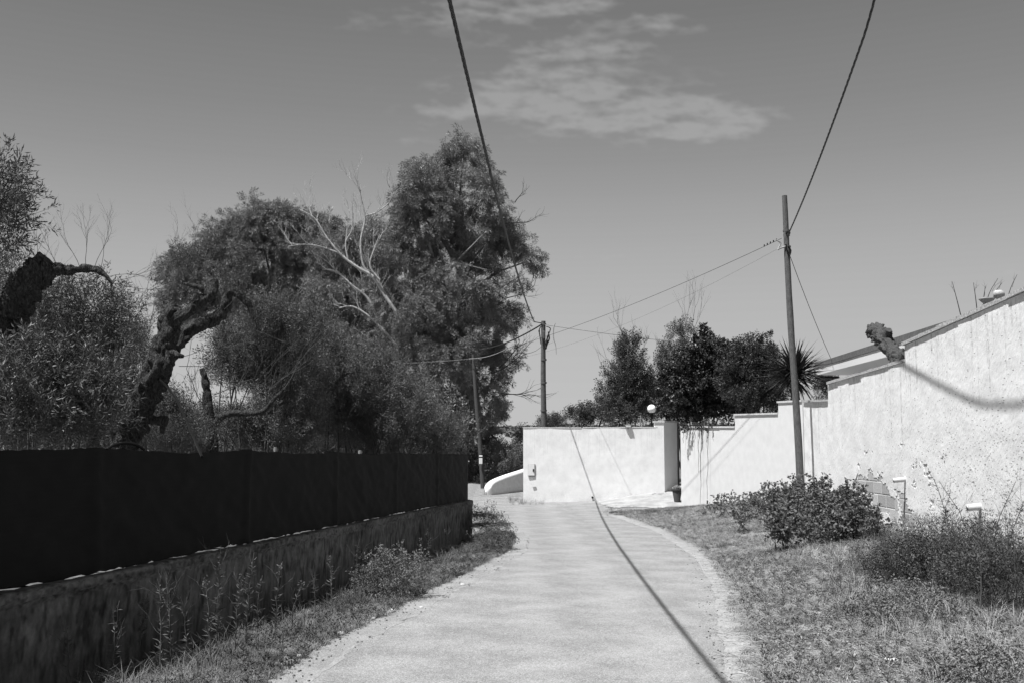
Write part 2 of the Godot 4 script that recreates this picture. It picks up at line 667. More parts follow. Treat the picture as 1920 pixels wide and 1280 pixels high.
func bl(px: float, py: float, rx: float, ry: float, d: float, deep := 1.0) -> Array:
	return [pt(px, py, d), Vector3(rx, ry, rx * deep) * d / F]


func facing(y: Vector3, s: float) -> Basis:
	var x := y.cross(rdir()).normalized()
	return Basis(x, y, x.cross(y)).scaled(Vector3.ONE * s)


# places for sprays in ellipsoids [centre, radii]; per > 1 gathers them in clumps of that many
func crown_xf(blobs: Array, count: int, per: int, clump: float, shell: float, dirs: Array, scale: Array, gate := -2.0, gate_f := 0.6, tall := 1.0) -> Array:
	var xf := []
	var tint := []
	var area := []
	var total := 0.0
	var nz := fnoise(rng.randi() % 9999, gate_f, 2)
	for b in blobs:
		var r: Vector3 = b[1]
		total += pow(r.x * r.y * r.z, 0.667)
		area.append(total)
	var tries := 0
	while xf.size() < count and tries < count * 6:
		tries += 1
		var pick := rng.randf() * total
		var k := 0
		while area[k] < pick and k < area.size() - 1:
			k += 1
		var dir := rdir()
		var c: Vector3 = blobs[k][0] + blobs[k][1] * dir * pow(rng.randf(), shell)
		if nz.get_noise_3dv(c) < gate:
			continue
		var base_tint := rnd(0.75, 1.25)
		for j in per:
			var off := rdir() * clump * pow(rng.randf(), 0.5) if per > 1 else Vector3.ZERO
			off.y *= tall
			var o := (dir + off.normalized() * (0.6 if per > 1 else 0.0)).normalized()
			var y: Vector3 = (o * dirs[0] + Vector3.UP * dirs[1] + rdir() * dirs[2]).normalized()
			xf.append(Transform3D(facing(y, rnd(scale[0], scale[1])), c + off))
			tint.append(base_tint * rnd(0.8, 1.2))
	return [xf, tint]


func foliage(parent: Node3D, called: String, mesh: Mesh, m: Material, places: Array, k := 1.0) -> void:
	if k != 1.0:
		for i in places[1].size():
			places[1][i] *= k
	scatter(parent, called, mesh, m, places[0], places[1], "stuff")


# ---------- ground ----------
func spread_axis(lo: float, hi: float, step: float, far_lo: float, far_hi: float) -> Array:
	var out := []
	var s := step
	var x := lo
	while x > far_lo:
		s *= 1.35
		x -= s
		out.push_front(maxf(x, far_lo))
	x = lo
	while x < hi:
		out.append(x)
		x += step
	s = step
	while x < far_hi:
		out.append(x)
		s *= 1.35
		x += s
	out.append(far_hi)
	return out


func build_ground() -> void:
	var xs := spread_axis(-6.0, 9.0, 0.14, -3500.0, 3500.0)
	var ds := spread_axis(-8.0, 40.0, 0.16, -60.0, 4500.0)
	var nz := fnoise(5, 1.1, 3)
	var fine := fnoise(6, 5.0, 2)
	var rows := []
	for d in ds:
		var row := []
		for x in xs:
			var y := th(x, d)
			if d < 34.0:
				var l := xl(d)
				var r := xr(d)
				if x > l + 0.05 and x < r - 0.05:
					y -= 0.04
				else:
					var k := smoothstep(0.0, 0.25, maxf(l - x, x - r))
					y += k * (0.022 * nz.get_noise_2d(x, d) + 0.016 * fine.get_noise_2d(x, d)) - 0.012
			row.append(Vector3(x, y, -d))
		rows.append(row)
	var mb := MB.new()
	mb.sheet(rows, Vector3.UP)
	tag(put(mb, "ground", M.dirt), "dry earth and field around the lane", "ground", "", "structure")
	# asphalt
	rows = []
	var d := -8.0
	while d < 35.6:
		var row := []
		var a := maxf(xl(d), -45.0)
		var b := xr(d) - 0.10 * (1.0 if d < 28.0 else 0.0)
		for j in 41:
			var x := lerpf(a, b, j / 40.0)
			row.append(at_ground(x, d, road_lift(x, d)))
		rows.append(row)
		d += 0.12
	mb = MB.new()
	mb.sheet(rows, Vector3.UP)
	tag(put(mb, "road", M.asphalt), "worn pale asphalt lane curving between the walls", "road", "", "structure")
	# the pale worn strip along the right edge of the asphalt
	rows = []
	d = -4.0
	while d < 27.0:
		var row := []
		var w := lerp_table([[-4.0, 0.15], [7.0, 0.16], [12.0, 0.2], [16.0, 0.26], [22.0, 0.3], [27.0, 0.35]], d)
		for j in 7:
			var x := xr(d) - 0.10 - w * 0.55 + (w + 0.10) * j / 6.0 + 0.02 * fine.get_noise_1d(d * 3.0)
			row.append(at_ground(x, d, road_lift(x, d) + 0.004 + 0.003 * sin(PI * j / 6.0) - 0.02 * maxf(0.0, j / 6.0 - 0.8) * 5.0))
		rows.append(row)
		d += 0.1
	mb = MB.new()
	mb.sheet(rows, Vector3.UP)
	tag(put(mb, "road_edge", M.edge), "pale crumbling edge strip of the lane", "road edge", "", "structure")
	# faint old edge line on the left
	rows = []
	d = 5.0
	while d < 20.0:
		var row := []
		for j in 3:
			var x := xl(d) + 0.30 + 0.03 * sin(d * 0.6) + 0.04 * (j - 1.0) * clampf(0.35 + 1.6 * fine.get_noise_1d(d * 2.0), 0.0, 1.0)
			row.append(at_ground(x, d, road_lift(x, d) + 0.0016))
		rows.append(row)
		d += 0.12
	mb = MB.new()
	mb.sheet(rows, Vector3.UP)
	M.worn_line = mat(0.24, 0.9, pattern(512, [[13, 0.01, 0.16, 4], [14, 0.08, 0.22, 3]], 0.80, 0.26, 8), 1.1, 0.3)
	tag(put(mb, "road_marking", M.worn_line), "almost worn away pale line along the left edge of the lane", "road marking", "", "structure")
	# concrete driveway in front of the gate
	rows = []
	for i in 25:
		var f := i / 24.0
		var row := []
		for j in 31:
			var k := j / 30.0
			var dd := lerpf(30.0 + 0.25 * sin(k * 6.0) + 0.2 * fine.get_noise_1d(k * 3.0), 33.3, f) if k < 0.72 else lerpf(30.1, 37.0, f)
			var x := lerpf(lerpf(3.0, 2.6, f) + 0.2 * fine.get_noise_1d(f * 2.0), lerpf(5.0, 5.4, f) if k < 0.72 else lerpf(5.3, 6.8, f), k)
			row.append(at_ground(x, dd, 0.02))
		rows.append(row)
	mb = MB.new()
	mb.sheet(rows, Vector3.UP)
	tag(put(mb, "driveway", M.concrete), "pale concrete driveway rising to the gate", "driveway", "", "structure")


# ---------- walls ----------
func v2(x: float, d: float, y: float) -> Vector3:
	return Vector3(x, y + EYE, -d)


# upright slab between two plan points (x, d), its front on the line, its thickness behind (side = unit plan vector pointing back)
func slab(mb: MB, a: Vector2, b: Vector2, back: Vector2, t: float, y0: float, y1: float) -> void:
	var p := []
	for y in [y0, y1]:
		for q in [a, b, b + back * t, a + back * t]:
			p.append(v2(q.x, q.y, y))
	mb.hexa(p)


func slope_slab(mb: MB, a: Vector2, b: Vector2, back: Vector2, t: float, y0: float, ya: float, yb: float) -> void:
	var p := []
	for top in [false, true]:
		for q in [[a, ya], [b, yb], [b + back * t, yb], [a + back * t, ya]]:
			p.append(v2(q[0].x, q[0].y, q[1] if top else y0))
	mb.hexa(p)


func coping_run(parent: Node3D, a: Vector2, b: Vector2, back: Vector2, t: float, y: float, each: float, thick: float, over: float, m: Material, jit := 0.006, rise := 0.0) -> void:
	var n := maxi(1, int(round(a.distance_to(b) / each)))
	for i in n:
		var p := a.lerp(b, float(i) / n)
		var q := a.lerp(b, (i + 1.0) / n)
		var e := (q - p).normalized() * 0.004
		var mb := MB.new()
		var o := over + rnd(-jit, jit) * 1.5
		var c := []
		var ends := [rise * i / n, rise * (i + 1.0) / n]
		for yy in [y + 0.003, y + thick]:
			for s in [[p + e - back * o, 0], [q - e - back * o, 1], [q - e + back * (t + o), 1], [p + e + back * (t + o), 0]]:
				c.append(v2(s[0].x, s[0].y, yy + ends[s[1]] + rnd(-jit, jit) * (1.0 if yy > y + 0.01 else 0.0)))
		mb.hexa(c)
		put(mb, "coping_slab", m, parent)


func build_left_wall() -> void:
	var top := func(d: float) -> float: return -1.063 - 0.0296 * (d - 6.4)
	var w := thing("low_wall", "low stained concrete wall under the dark netting along the lane's left side", "wall", v2(xleft(12.0), 12.0, g(12.0)))
	# profile swept along the wall, with uneven face and rounded top
	var nz := fnoise(31, 0.9, 4)
	var path := []
	var d := 1.5
	while d < 20.5:
		path.append(Vector3(xleft(d), d, 0.0))
		d += 0.1
	for k in 7:   # rounded corner, then back to the left
		var a := PI * 0.5 * k / 6.0
		path.append(Vector3(xleft(20.5) - 0.12 + 0.12 * cos(a) + 0.01, 20.5 + 0.12 * sin(a), 0.0))
	for k in range(1, 30):
		path.append(Vector3(xleft(20.5) - 0.12 - k * 0.25, 20.62 + k * 0.03, 0.0))
	var rows := []
	for i in path.size():
		var q: Vector3 = path[i]
		var e: Vector3 = path[mini(i + 1, path.size() - 1)] - path[maxi(i - 1, 0)]
		var out := Vector2(e.y, -e.x).normalized()
		var y1: float = top.call(minf(q.y, 20.5)) + 0.012 * nz.get_noise_1d(i * 0.5)
		var row := []
		for s in [[0.0, -0.95], [0.0, -0.6], [0.0, -0.4], [0.004, -0.25], [0.006, -0.12], [0.012, -0.085], [0.018, -0.07], [0.018, -0.02], [0.010, -0.005], [-0.012, 0.0], [-0.10, 0.004], [-0.19, 0.0], [-0.2, -0.02], [-0.2, -0.9]]:
			var off: float = s[0] + 0.008 * nz.get_noise_2d(i * 1.2, s[1] * 6.0)
			row.append(v2(q.x + out.x * off, q.y + out.y * off, y1 + s[1]))
		rows.append(row)
	var mb := MB.new()
	mb.sheet(rows, Vector3(1, 0, 0))
	# stains: vertical streaks, light and dark runs, drawn along the wall's own length
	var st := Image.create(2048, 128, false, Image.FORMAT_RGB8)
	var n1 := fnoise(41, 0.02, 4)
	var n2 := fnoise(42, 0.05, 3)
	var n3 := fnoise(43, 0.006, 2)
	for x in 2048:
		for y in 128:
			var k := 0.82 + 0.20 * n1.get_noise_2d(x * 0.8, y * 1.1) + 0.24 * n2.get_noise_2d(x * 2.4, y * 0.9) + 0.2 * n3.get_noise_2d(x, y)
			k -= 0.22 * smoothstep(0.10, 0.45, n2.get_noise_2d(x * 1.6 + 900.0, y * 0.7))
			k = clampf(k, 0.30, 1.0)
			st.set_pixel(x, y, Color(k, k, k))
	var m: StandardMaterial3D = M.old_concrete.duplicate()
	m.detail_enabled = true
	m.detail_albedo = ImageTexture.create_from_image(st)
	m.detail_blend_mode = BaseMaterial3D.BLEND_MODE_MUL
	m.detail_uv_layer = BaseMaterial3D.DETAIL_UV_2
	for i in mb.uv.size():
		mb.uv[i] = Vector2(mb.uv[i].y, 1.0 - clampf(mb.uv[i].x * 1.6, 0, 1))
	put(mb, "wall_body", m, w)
	# expansion joints as thin dark grooves filled with old strips, proud by a hair
	for px in [609.0, 838.0, 868.0]:
		var q := pt(px, 900.0, 1.0)
		var dd := (-3.29 - 0.1752 * 6.4) / (q.x - 0.1752)
		mb = MB.new()
		var y1: float = top.call(dd)
		var p := PackedVector3Array()
		var r := PackedFloat32Array()
		for k in 9:
			p.append(v2(xleft(dd) + 0.004 + rnd(-0.002, 0.003), dd + rnd(-0.01, 0.01) + 0.004 * k, y1 - 0.06 - k * 0.055))
			r.append(0.006)
		mb.tube(p, r, 5)
		put(mb, "joint_seam", M.black, w)
	# netting on posts
	var f := thing("shade_netting_fence", "black shade netting stretched on posts along the top of the low wall", "fence", v2(xleft(12.0) - 0.07, 12.0, top.call(12.0)))
	rows = []
	d = 1.5
	var wave := fnoise(51, 0.5, 3)
	var rag := fnoise(52, 6.0, 2)
	while d < 20.44:
		var row := []
		var y0: float = top.call(d) + 0.006 + 0.022 * rag.get_noise_1d(d) + 0.016 * wave.get_noise_1d(d * 2.0 + 40.0)
		var ph := fposmod(d - 2.4, 2.6)
		var sagd: float = 0.03 * sin(PI * ph / 2.6)
		var ridge: float = exp(-pow(minf(ph, 2.6 - ph) / 0.05, 2.0)) * 0.022
		var y1: float = -0.12 - 0.0298 * (d - 6.4) - sagd + 0.014 * wave.get_noise_1d(d * 3.0) + 0.006 * rag.get_noise_1d(d * 1.7 + 9.0)
		for j in 15:
			var k := j / 14.0
			row.append(v2(xleft(d) - 0.07 + ridge + 0.03 * wave.get_noise_2d(d * 1.5 + k * 2.0, k * 2.0) + 0.012 * rag.get_noise_2d(d * 0.6, k * 2.6), d, lerpf(y0, y1, k)))
		rows.append(row)
		d += 0.06
	# folded end that turns the corner
	for q in 12:
		var row := []
		for j in 15:
			var k := j / 14.0
			row.append(v2(xleft(20.45) - 0.07 - q * 0.45, 20.46 + q * 0.05, lerpf(top.call(20.45) + 0.02, -0.55, k)))
		rows.append(row)
	mb = MB.new()
	mb.sheet(rows, Vector3(1, 0, 0))
	put(mb, "netting", M.netting, f)
	d = 2.4
	while d < 20.5:
		mb = MB.new()
		var y1 := -0.13 - 0.0298 * (d - 6.4) - 0.012
		mb.tube(PackedVector3Array([v2(xleft(d) - 0.105, d, top.call(d) - 0.03), v2(xleft(d) - 0.105, d, y1)]), PackedFloat32Array([0.022, 0.022]), 8)
		put(mb, "post", M.metal, f)
		d += 2.6
	# pale caps on two of the posts
	for s in [[516.0, 841.0], [675.0, 846.0]]:
		var q := pt(s[0], s[1], 1.0)
		var dd: float = (-3.29 - 0.1752 * 6.4 - 0.1) / (q.x - 0.1752)
		var c := pt(s[0], s[1], dd)
		mb = MB.new()
		var line := PackedVector3Array()
		var rad := PackedFloat32Array()
		for k in 6:
			line.append(c + Vector3(0, -0.03 + 0.010 * k, 0))
			rad.append([0.016, 0.02, 0.022, 0.022, 0.019, 0.012][k] * (1.0 if s[0] < 600 else 1.35))
		mb.tube(line, rad, 10)
		put(mb, "post_cap", M.cap, f)
	# rolled hose end lying on the netting's top
	mb = MB.new()
	limb(mb, [[200, 842, 7.55, 5], [214, 834, 7.6, 6], [236, 830, 7.66, 6], [256, 834, 7.7, 6], [270, 843, 7.74, 5]], 8)
	tag(put(mb, "irrigation_hose", M.hose), "short black hose end humped over the top of the netting", "hose")
	mb = MB.new()
	limb(mb, [[292, 706, 11.6, 4], [310, 722, 11.2, 4], [332, 752, 10.6, 4.2], [352, 795, 9.8, 4.6], [365, 825, 9.2, 4.8], [378, 856, 8.7, 5]], 8)
	tag(put(mb, "irrigation_hose", M.hose), "long shiny black hose arching from the gnarled olive trunk down behind the netting", "hose")


func build_white_walls() -> void:
	# the wall facing the lane's end
	var a := Vector2(pt(981, 800, 33.2).x, 33.2)
	var b := Vector2(pt(1245, 800, 33.0).x, 33.0)
	var back := Vector2(0.03, 1.0).normalized()
	var w := thing("white_boundary_wall", "smooth white rendered wall facing the end of the lane, cable shadows across it", "wall", v2((a.x + b.x) / 2, 33.2, -2.5))
	var mb := MB.new()
	var along := (b - a).normalized()
	# face as a finely uneven sheet, closed by a slab behind
	var nz := fnoise(61, 0.8, 3)
	var rows := []
	for i in 27:
		var row := []
		for j in 53:
			var q := a.lerp(b, j / 52.0)
			var y := lerpf(-2.7, -0.035, i / 26.0)
			var o := 0.010 * nz.get_noise_2d(q.x * 1.3, y * 1.3)
			row.append(v2(q.x - back.x * o, q.y - back.y * o - 0.012, y))
		rows.append(row)
	mb.sheet(rows, Vector3(0, 0, 1))
	slab(mb, a, b, back, 0.22, -2.8, -0.04)
	# rain runs under the coping and splashed earth along the foot
	var im := Image.create(1024, 256, false, Image.FORMAT_RGB8)
	var c1 := fnoise(64, 0.02, 3)
	var c2 := fnoise(65, 0.09, 3)
	for x in 1024:
		var run := maxf(0.0, c2.get_noise_2d(x * 2.0, 3.0)) * 0.22
		var reach := 30.0 + 150.0 * absf(c1.get_noise_2d(x * 2.5, 90.0))
		for y in 256:
			var k := 1.0 + 0.03 * c1.get_noise_2d(x, y * 2.0)
			if y < reach:
				k -= run * (0.5 + 0.5 * c2.get_noise_2d(x * 0.6, y * 0.6))
			if y > 200 and c2.get_noise_2d(x * 2.4, y * 3.0) > 0.42 - (y - 200.0) * 0.008:
				k -= 0.10
			im.set_pixel(x, y, Color(k, k, k))
	var pm: StandardMaterial3D = M.plaster.duplicate()
	pm.detail_enabled = true
	pm.detail_albedo = ImageTexture.create_from_image(im)
	pm.detail_blend_mode = BaseMaterial3D.BLEND_MODE_MUL
	pm.detail_uv_layer = BaseMaterial3D.DETAIL_UV_2
	for i in mb.uv.size():
		mb.uv[i].y = 1.0 - mb.uv[i].y
	put(mb, "wall_body", pm, w)
	coping_run(w, a - along * 0.02, a.lerp(b, 0.415), back, 0.22, -0.038, 0.98, 0.035, 0.02, M.coping_white, 0.003)
	coping_run(w, a.lerp(b, 0.425), a.lerp(b, 0.955), back, 0.22, -0.030, 1.2, 0.035, 0.02, M.coping_white, 0.003)
	# gate pillar and the return wall in shade
	var back2 := Vector2(0.47, 0.88).normalized()
	var nrm := Vector2(0.88, -0.47).normalized()
	var e := b + back2 * 1.35
	mb = MB.new()
	slab(mb, b, e, -nrm, 0.24, -2.8, 0.15)
	slab(mb, b - along * 0.30 + Vector2(0, -0.014), b + Vector2(0, -0.014), back, 0.26, -2.8, 0.148)
	put(mb, "gate_pillar", M.plaster, w)
	mb = MB.new()
	slab(mb, b + nrm * 0.03, e + back2 * 0.03 + nrm * 0.03, -nrm, 0.34, 0.153, 0.20)
	slab(mb, b - along * 0.34 + Vector2(0, -0.04), b + along * 0.02 + Vector2(0, -0.04), back, 0.32, 0.150, 0.197)
	put(mb, "pillar_cap", M.coping_white, w)
	# little drain hole at the foot
	mb = MB.new()
	var hole := pt(1111, 932, 33.08)
	mb.tube(PackedVector3Array([hole + Vector3(0, 0.0, 0.0), hole + Vector3(0, 0, 0.05)]), PackedFloat32Array([0.035, 0.035]), 10)
	put(mb, "drain_spout", M.black, w)
	# meter box
	var box_at := pt(997, 881, 33.16)
	var t := thing("meter_box", "small white meter box with a dark lock on the white wall", "meter box", box_at)
	mb = MB.new()
	mb.chamfer_box(box_at, Vector3(0.24, 0.43, 0.04), 0.01)
	put(mb, "frame", M.grey_paint, t)
	mb = MB.new()
	mb.chamfer_box(box_at + Vector3(-0.01, 0.01, 0.022), Vector3(0.20, 0.36, 0.015), 0.005)
	var door := put(mb, "door", M.white_paint, t)
	mb = MB.new()
	mb.chamfer_box(box_at + Vector3(0.055, 0.0, 0.034), Vector3(0.045, 0.09, 0.02), 0.006)
	put(mb, "lock", M.black, door)
	mb = MB.new()
	mb.chamfer_box(pt(997, 898, 33.12) + Vector3(0, 0, 0.03), Vector3(0.12, 0.03, 0.03), 0.005)
	tag(put(mb, "number_plate", M.grey_paint), "tiny grey plate on the white wall just under the meter box", "plate")
	# floodlight on the coping
	var fl := pt(1178, 800, 33.0)
	t = thing("floodlight", "small floodlight bracketed over the top edge of the white wall", "floodlight", fl)
	mb = MB.new()
	mb.chamfer_box(fl + Vector3(0, 0.04, 0.0), Vector3(0.20, 0.09, 0.10), 0.02, Basis(Vector3(1, 0, 0), 0.5))
	var housing := put(mb, "housing", M.metal, t)
	mb = MB.new()
	mb.chamfer_box(fl + Vector3(0, -0.01, 0.02), Vector3(0.05, 0.12, 0.03), 0.01)
	put(mb, "bracket", M.grey_paint, t)
	mb = MB.new()
	mb.chamfer_box(fl + Vector3(0.0, 0.015, 0.045), Vector3(0.16, 0.06, 0.02), 0.004, Basis(Vector3(1, 0, 0), 0.5))
	put(mb, "lens", M.white_paint, housing)
	# globe lamp
	var gl := pt(1222, 766, 34.2)
	t = thing("globe_lamp", "white globe lamp on a short dark post behind the white wall", "lamp", Vector3(gl.x, v2(0, 0, -2.2).y, gl.z))
	var sph := SphereMesh.new()
	sph.radius = 0.148
	sph.height = 0.296
	sph.radial_segments = 32
	sph.rings = 16
	var o := MeshInstance3D.new()
	o.name = "globe"
	o.mesh = sph
	o.position = gl - t.position
	o.set_surface_override_material(0, M.white_glass)
	t.add_child(o)
	mb = MB.new()
	mb.tube(PackedVector3Array([Vector3(gl.x, t.position.y, gl.z), gl - Vector3(0, 0.13, 0)]), PackedFloat32Array([0.03, 0.03]), 10)
	put(mb, "post", M.black, t)
	mb = MB.new()
	mb.tube(PackedVector3Array([gl - Vector3(0, 0.19, 0), gl - Vector3(0, 0.13, 0)]), PackedFloat32Array([0.045, 0.07]), 12)
	put(mb, "collar", M.black, t)
	# low wall with a rounded end
	build_rounded_wall()
	# gate, seen almost edge on
	var g0 := e + Vector2(0.02, 0.02)
	var g1 := Vector2(7.6, 33.2)
	t = thing("metal_gate", "dark metal gate seen edge on between the pillar and the stepped white wall", "gate", v2(g0.x, g0.y, -2.1))
	mb = MB.new()
	mb.tube(PackedVector3Array([v2(g0.x, g0.y, -2.1), v2(g0.x, g0.y, 0.1)]), PackedFloat32Array([0.05, 0.05]), 8)
	put(mb, "gate_post", M.metal, t)
	for y in [-1.95, -0.1]:
		mb = MB.new()
		mb.tube(PackedVector3Array([v2(g0.x, g0.y, y), v2(g1.x, g1.y, y)]), PackedFloat32Array([0.03, 0.03]), 6)
		put(mb, "rail", M.metal, t)
	for i in range(1, 24):
		var q := g0.lerp(g1, i / 24.0)
		mb = MB.new()
		mb.tube(PackedVector3Array([v2(q.x, q.y, -1.95), v2(q.x, q.y, -0.1)]), PackedFloat32Array([0.014, 0.014]), 6)
		put(mb, "bar", M.metal, t)
	# planter
	var pp := pt(1270, 944, 30.9)
	pp = at_ground(pp.x, 30.9, 0.02)
	t = thing("plant_pot", "dark tapered plant pot standing beside the gate opening", "plant pot", pp)
	mb = MB.new()
	mb.tube(PackedVector3Array([pp, pp + Vector3(0, 0.36, 0), pp + Vector3(0, 0.361, 0), pp + Vector3(0, 0.41, 0), pp + Vector3(0, 0.411, 0), pp + Vector3(0, 0.37, 0)]), PackedFloat32Array([0.09, 0.15, 0.17, 0.175, 0.15, 0.145]), 18)
	put(mb, "pot", M.terracotta, t)
	mb = MB.new()
	for i in 40:
		var dir := (rdir() + Vector3.UP * 1.2).normalized()
		mb.broad_leaf(pp + Vector3(rnd(-0.08, 0.08), 0.38 + rnd(0, 0.06), rnd(-0.08, 0.08)), dir, dir.cross(rdir()).normalized(), 0.10, 0.05)
	put(mb, "plant", leaf_mat(0.45), t)
	build_stepped_wall()
	build_rough_wall()


func build_rounded_wall() -> void:
	var t := thing("rounded_low_wall", "low white wall with a rounded end curving up behind the white wall's corner", "wall", at_ground(-1.0, 36.6))
	var mb := MB.new()
	var rows := []
	var a := Vector2(pt(911, 925, 36.6).x, 36.6)
	var b := Vector2(pt(995, 918, 39.6).x, 39.6)
	var dir := (b - a).normalized()
	var nrm := Vector2(dir.y, -dir.x)   # towards the camera side
	var n := 26
	for i in n + 1:
		var f := i / float(n)
		var s := f * a.distance_to(b)
		var q := a + dir * s
		var h := lerp_table([[0.0, 0.12], [0.02, 0.30], [0.06, 0.42], [0.12, 0.50], [0.22, 0.57], [0.4, 0.66], [0.7, 0.78], [1.0, 0.90]], f)
		h = maxf(h, 0.03)
		var half := 0.15 * sqrt(clampf(1.0 - pow(1.0 - minf(s / 0.16, 1.0), 2.0), 0.02, 1.0))
		var y0 := -2.6
		var y1 := -2.45 + h
		var row := []
		row.append(v2(q.x + nrm.x * half, q.y + nrm.y * half, y0))
		for k in 9:
			var ang := PI * k / 8.0
			var o := half * cos(ang)
			row.append(v2(q.x + nrm.x * o, q.y + nrm.y * o, y1 - 0.13 + 0.13 * sin(ang)))
		row.append(v2(q.x - nrm.x * half, q.y - nrm.y * half, y0))
		rows.append(row)
	mb.sheet(rows, Vector3(0, 0.4, 1))
	put(mb, "wall_body", M.plaster_old, t)


func build_stepped_wall() -> void:
	var A := Vector2(5.06, 30.0)
	var C := Vector2(6.60, 22.64)
	var back := Vector2(C.y - A.y, A.x - C.x).normalized()
	if back.x < 0:
		back = -back
	var w := thing("stepped_white_wall", "white wall stepping up from the gate to the wooden pole", "wall", v2(5.8, 26.0, -2.4))
	var runs := [[30.0, 26.2, -0.02], [26.2, 23.8, 0.30], [23.8, 22.64, 0.57]]
	var mb := MB.new()
	for i in runs.size():
		var r: Array = runs[i]
		var f0: float = (30.0 - r[0]) / 7.36
		var f1: float = (30.0 - r[1]) / 7.36
		slab(mb, A.lerp(C, f0), A.lerp(C, f1), back, 0.22, -2.9, r[2])
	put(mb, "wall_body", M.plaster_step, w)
	for i in runs.size():
		var r: Array = runs[i]
		var p := A.lerp(C, (30.0 - r[0]) / 7.36)
		var q := A.lerp(C, (30.0 - r[1]) / 7.36)
		if i:
			p += (A - C).normalized() * 0.03
		coping_run(w, p, q - (C - A).normalized() * 0.01, back, 0.22, r[2], 1.0, 0.042, 0.03, M.coping_white, 0.003)


func in_poly(p: Vector2, poly: PackedVector2Array) -> bool:
	return Geometry2D.is_point_in_polygon(p, poly)


func build_rough_wall() -> void:
	var w := thing("rough_plaster_wall", "tall rough white plaster wall on the right, peeling near the ground", "wall", v2(5.6, 12.0, -1.6))
	var along := Vector2(WALL_M, 1.0).normalized()
	var nrm := Vector2(-1.0, WALL_M).normalized()      # towards the lane
	var back := -nrm
	# each run falls gently away with the lane: [from, to, height at from, height at to]
	var segs := [[6.0, 14.7, 1.61, 1.20], [14.7, 20.0, 0.955, 0.845], [20.0, 22.6, 0.51, 0.55]]
	# core behind the plaster
	for s in segs:
		var mb := MB.new()
		slope_slab(mb, Vector2(xw(s[0]), s[0]) + back * 0.012, Vector2(xw(s[1]), s[1]) + back * 0.012, back, 0.218, -2.6, s[2] - 0.004, s[3] - 0.004)
		put(mb, "wall_core", M.mortar, w)
	# holes in the plaster, as outlines on the wall's own face (distance ahead, height)
	var holes := []
	var raw := [
		[205, 465, 230, 330, 260, 340, 300, 360, 330, 380, 345, 300, 360, 268, 382, 340, 410, 372, 440, 318, 465, 330, 470, 410, 520, 440, 540, 520, 575, 560, 590, 450, 612, 490, 622, 620, 605, 860, 560, 860, 520, 700, 470, 690, 390, 650, 370, 600, 300, 500, 230, 470],
		[612, 480, 660, 500, 690, 560, 740, 700, 790, 860, 740, 850, 640, 860, 630, 600],
		[845, 250, 880, 250, 900, 330, 925, 460, 905, 450, 862, 330],
		[808, 205, 830, 205, 818, 285, 803, 285], [758, 185, 772, 185, 768, 285, 755, 285], [750, 395, 772, 395, 762, 465, 748, 465],
		[905, 560, 932, 560, 938, 680, 915, 680],
		[1435, 860, 1465, 780, 1490, 735, 1530, 790, 1578, 850, 1565, 940, 1520, 930, 1470, 870],
		[1630, 862, 1660, 870, 1700, 920, 1755, 1040, 1740, 1075, 1680, 1010, 1650, 950],
		[620, 62, 650, 62, 645, 88, 625, 85], [1040, 155, 1065, 160, 1030, 240, 1010, 240],
		[245, 230, 258, 230, 256, 310, 246, 310], [308, 120, 325, 120, 320, 165, 306, 165], [365, 125, 385, 130, 380, 150, 368, 148], [1110, 640, 1135, 650, 1120, 720]]
	for r in raw:
		var poly := PackedVector2Array()
		for i in range(0, r.size(), 2):
			var q := wpt(1560 + r[i] / 4.922, 820 + r[i + 1] / 4.922)
			poly.append(Vector2(-q.z, q.y))
		var lo := poly[0]
		var hi := poly[0]
		for q in poly:
			lo = lo.min(q)
			hi = hi.max(q)
		holes.append([poly, lo - Vector2(0.1, 0.1), hi + Vector2(0.1, 0.1)])
	var rough := fnoise(71, 14.0, 2)
	var wav := fnoise(72, 1.2, 3)
	var ragged := fnoise(73, 14.0, 3)
	var step := 0.021
	var skin := MB.new()
	for s in segs:
		var nd := int((s[1] - s[0]) / step)
		var ny := int((s[2] + 2.2) / step)
		var first := skin.v.size()
		for j in ny + 1:
			for i in nd + 1:
				var d: float = lerpf(s[0], s[1], float(i) / nd)
				var y: float = lerpf(-2.2, lerpf(s[2], s[3], float(i) / nd), float(j) / ny) + EYE
				var o := 0.005 * wav.get_noise_2d(d, y) + 0.0012 * rough.get_noise_2d(d, y) + rnd(-0.0016, 0.0016)
				var q := Vector2(xw(d), d) + nrm * o
				skin.vert(Vector3(q.x, y, -q.y), Vector3(nrm.x, 0, -nrm.y), Vector2((d - 6.0) / 16.6, (y + 0.6) / 4.0))
		for j in ny:
			for i in nd:
				var d: float = lerpf(s[0], s[1], (i + 0.5) / nd)
				var y: float = lerpf(-2.2, lerpf(s[2], s[3], (i + 0.5) / nd), (j + 0.5) / ny) + EYE
				var p := Vector2(d + 0.22 * ragged.get_noise_2d(d * 0.2, y * 0.8), y + 0.045 * ragged.get_noise_2d(d * 0.3 + 50.0, y * 0.6))
				var gone := false
				for h in holes:
					if p.x > h[1].x and p.x < h[2].x and p.y > h[1].y and p.y < h[2].y and in_poly(p, h[0]):
						gone = true
						break
				if gone:
					continue
				var a := first + j * (nd + 1) + i
				var b := a + nd + 1
				skin.idx.append_array(PackedInt32Array([a, b, a + 1, a + 1, b, b + 1]))
	# winding and normals
	var t0 := skin.idx
	var nn := (skin.v[t0[2]] - skin.v[t0[0]]).cross(skin.v[t0[1]] - skin.v[t0[0]])
	if nn.dot(Vector3(nrm.x, 0, -nrm.y)) < 0:
		for i in range(0, skin.idx.size(), 3):
			var x := skin.idx[i + 1]
			skin.idx[i + 1] = skin.idx[i + 2]
			skin.idx[i + 2] = x
	# edges of the plaster: open rims get a side back to the core
	var edge := {}
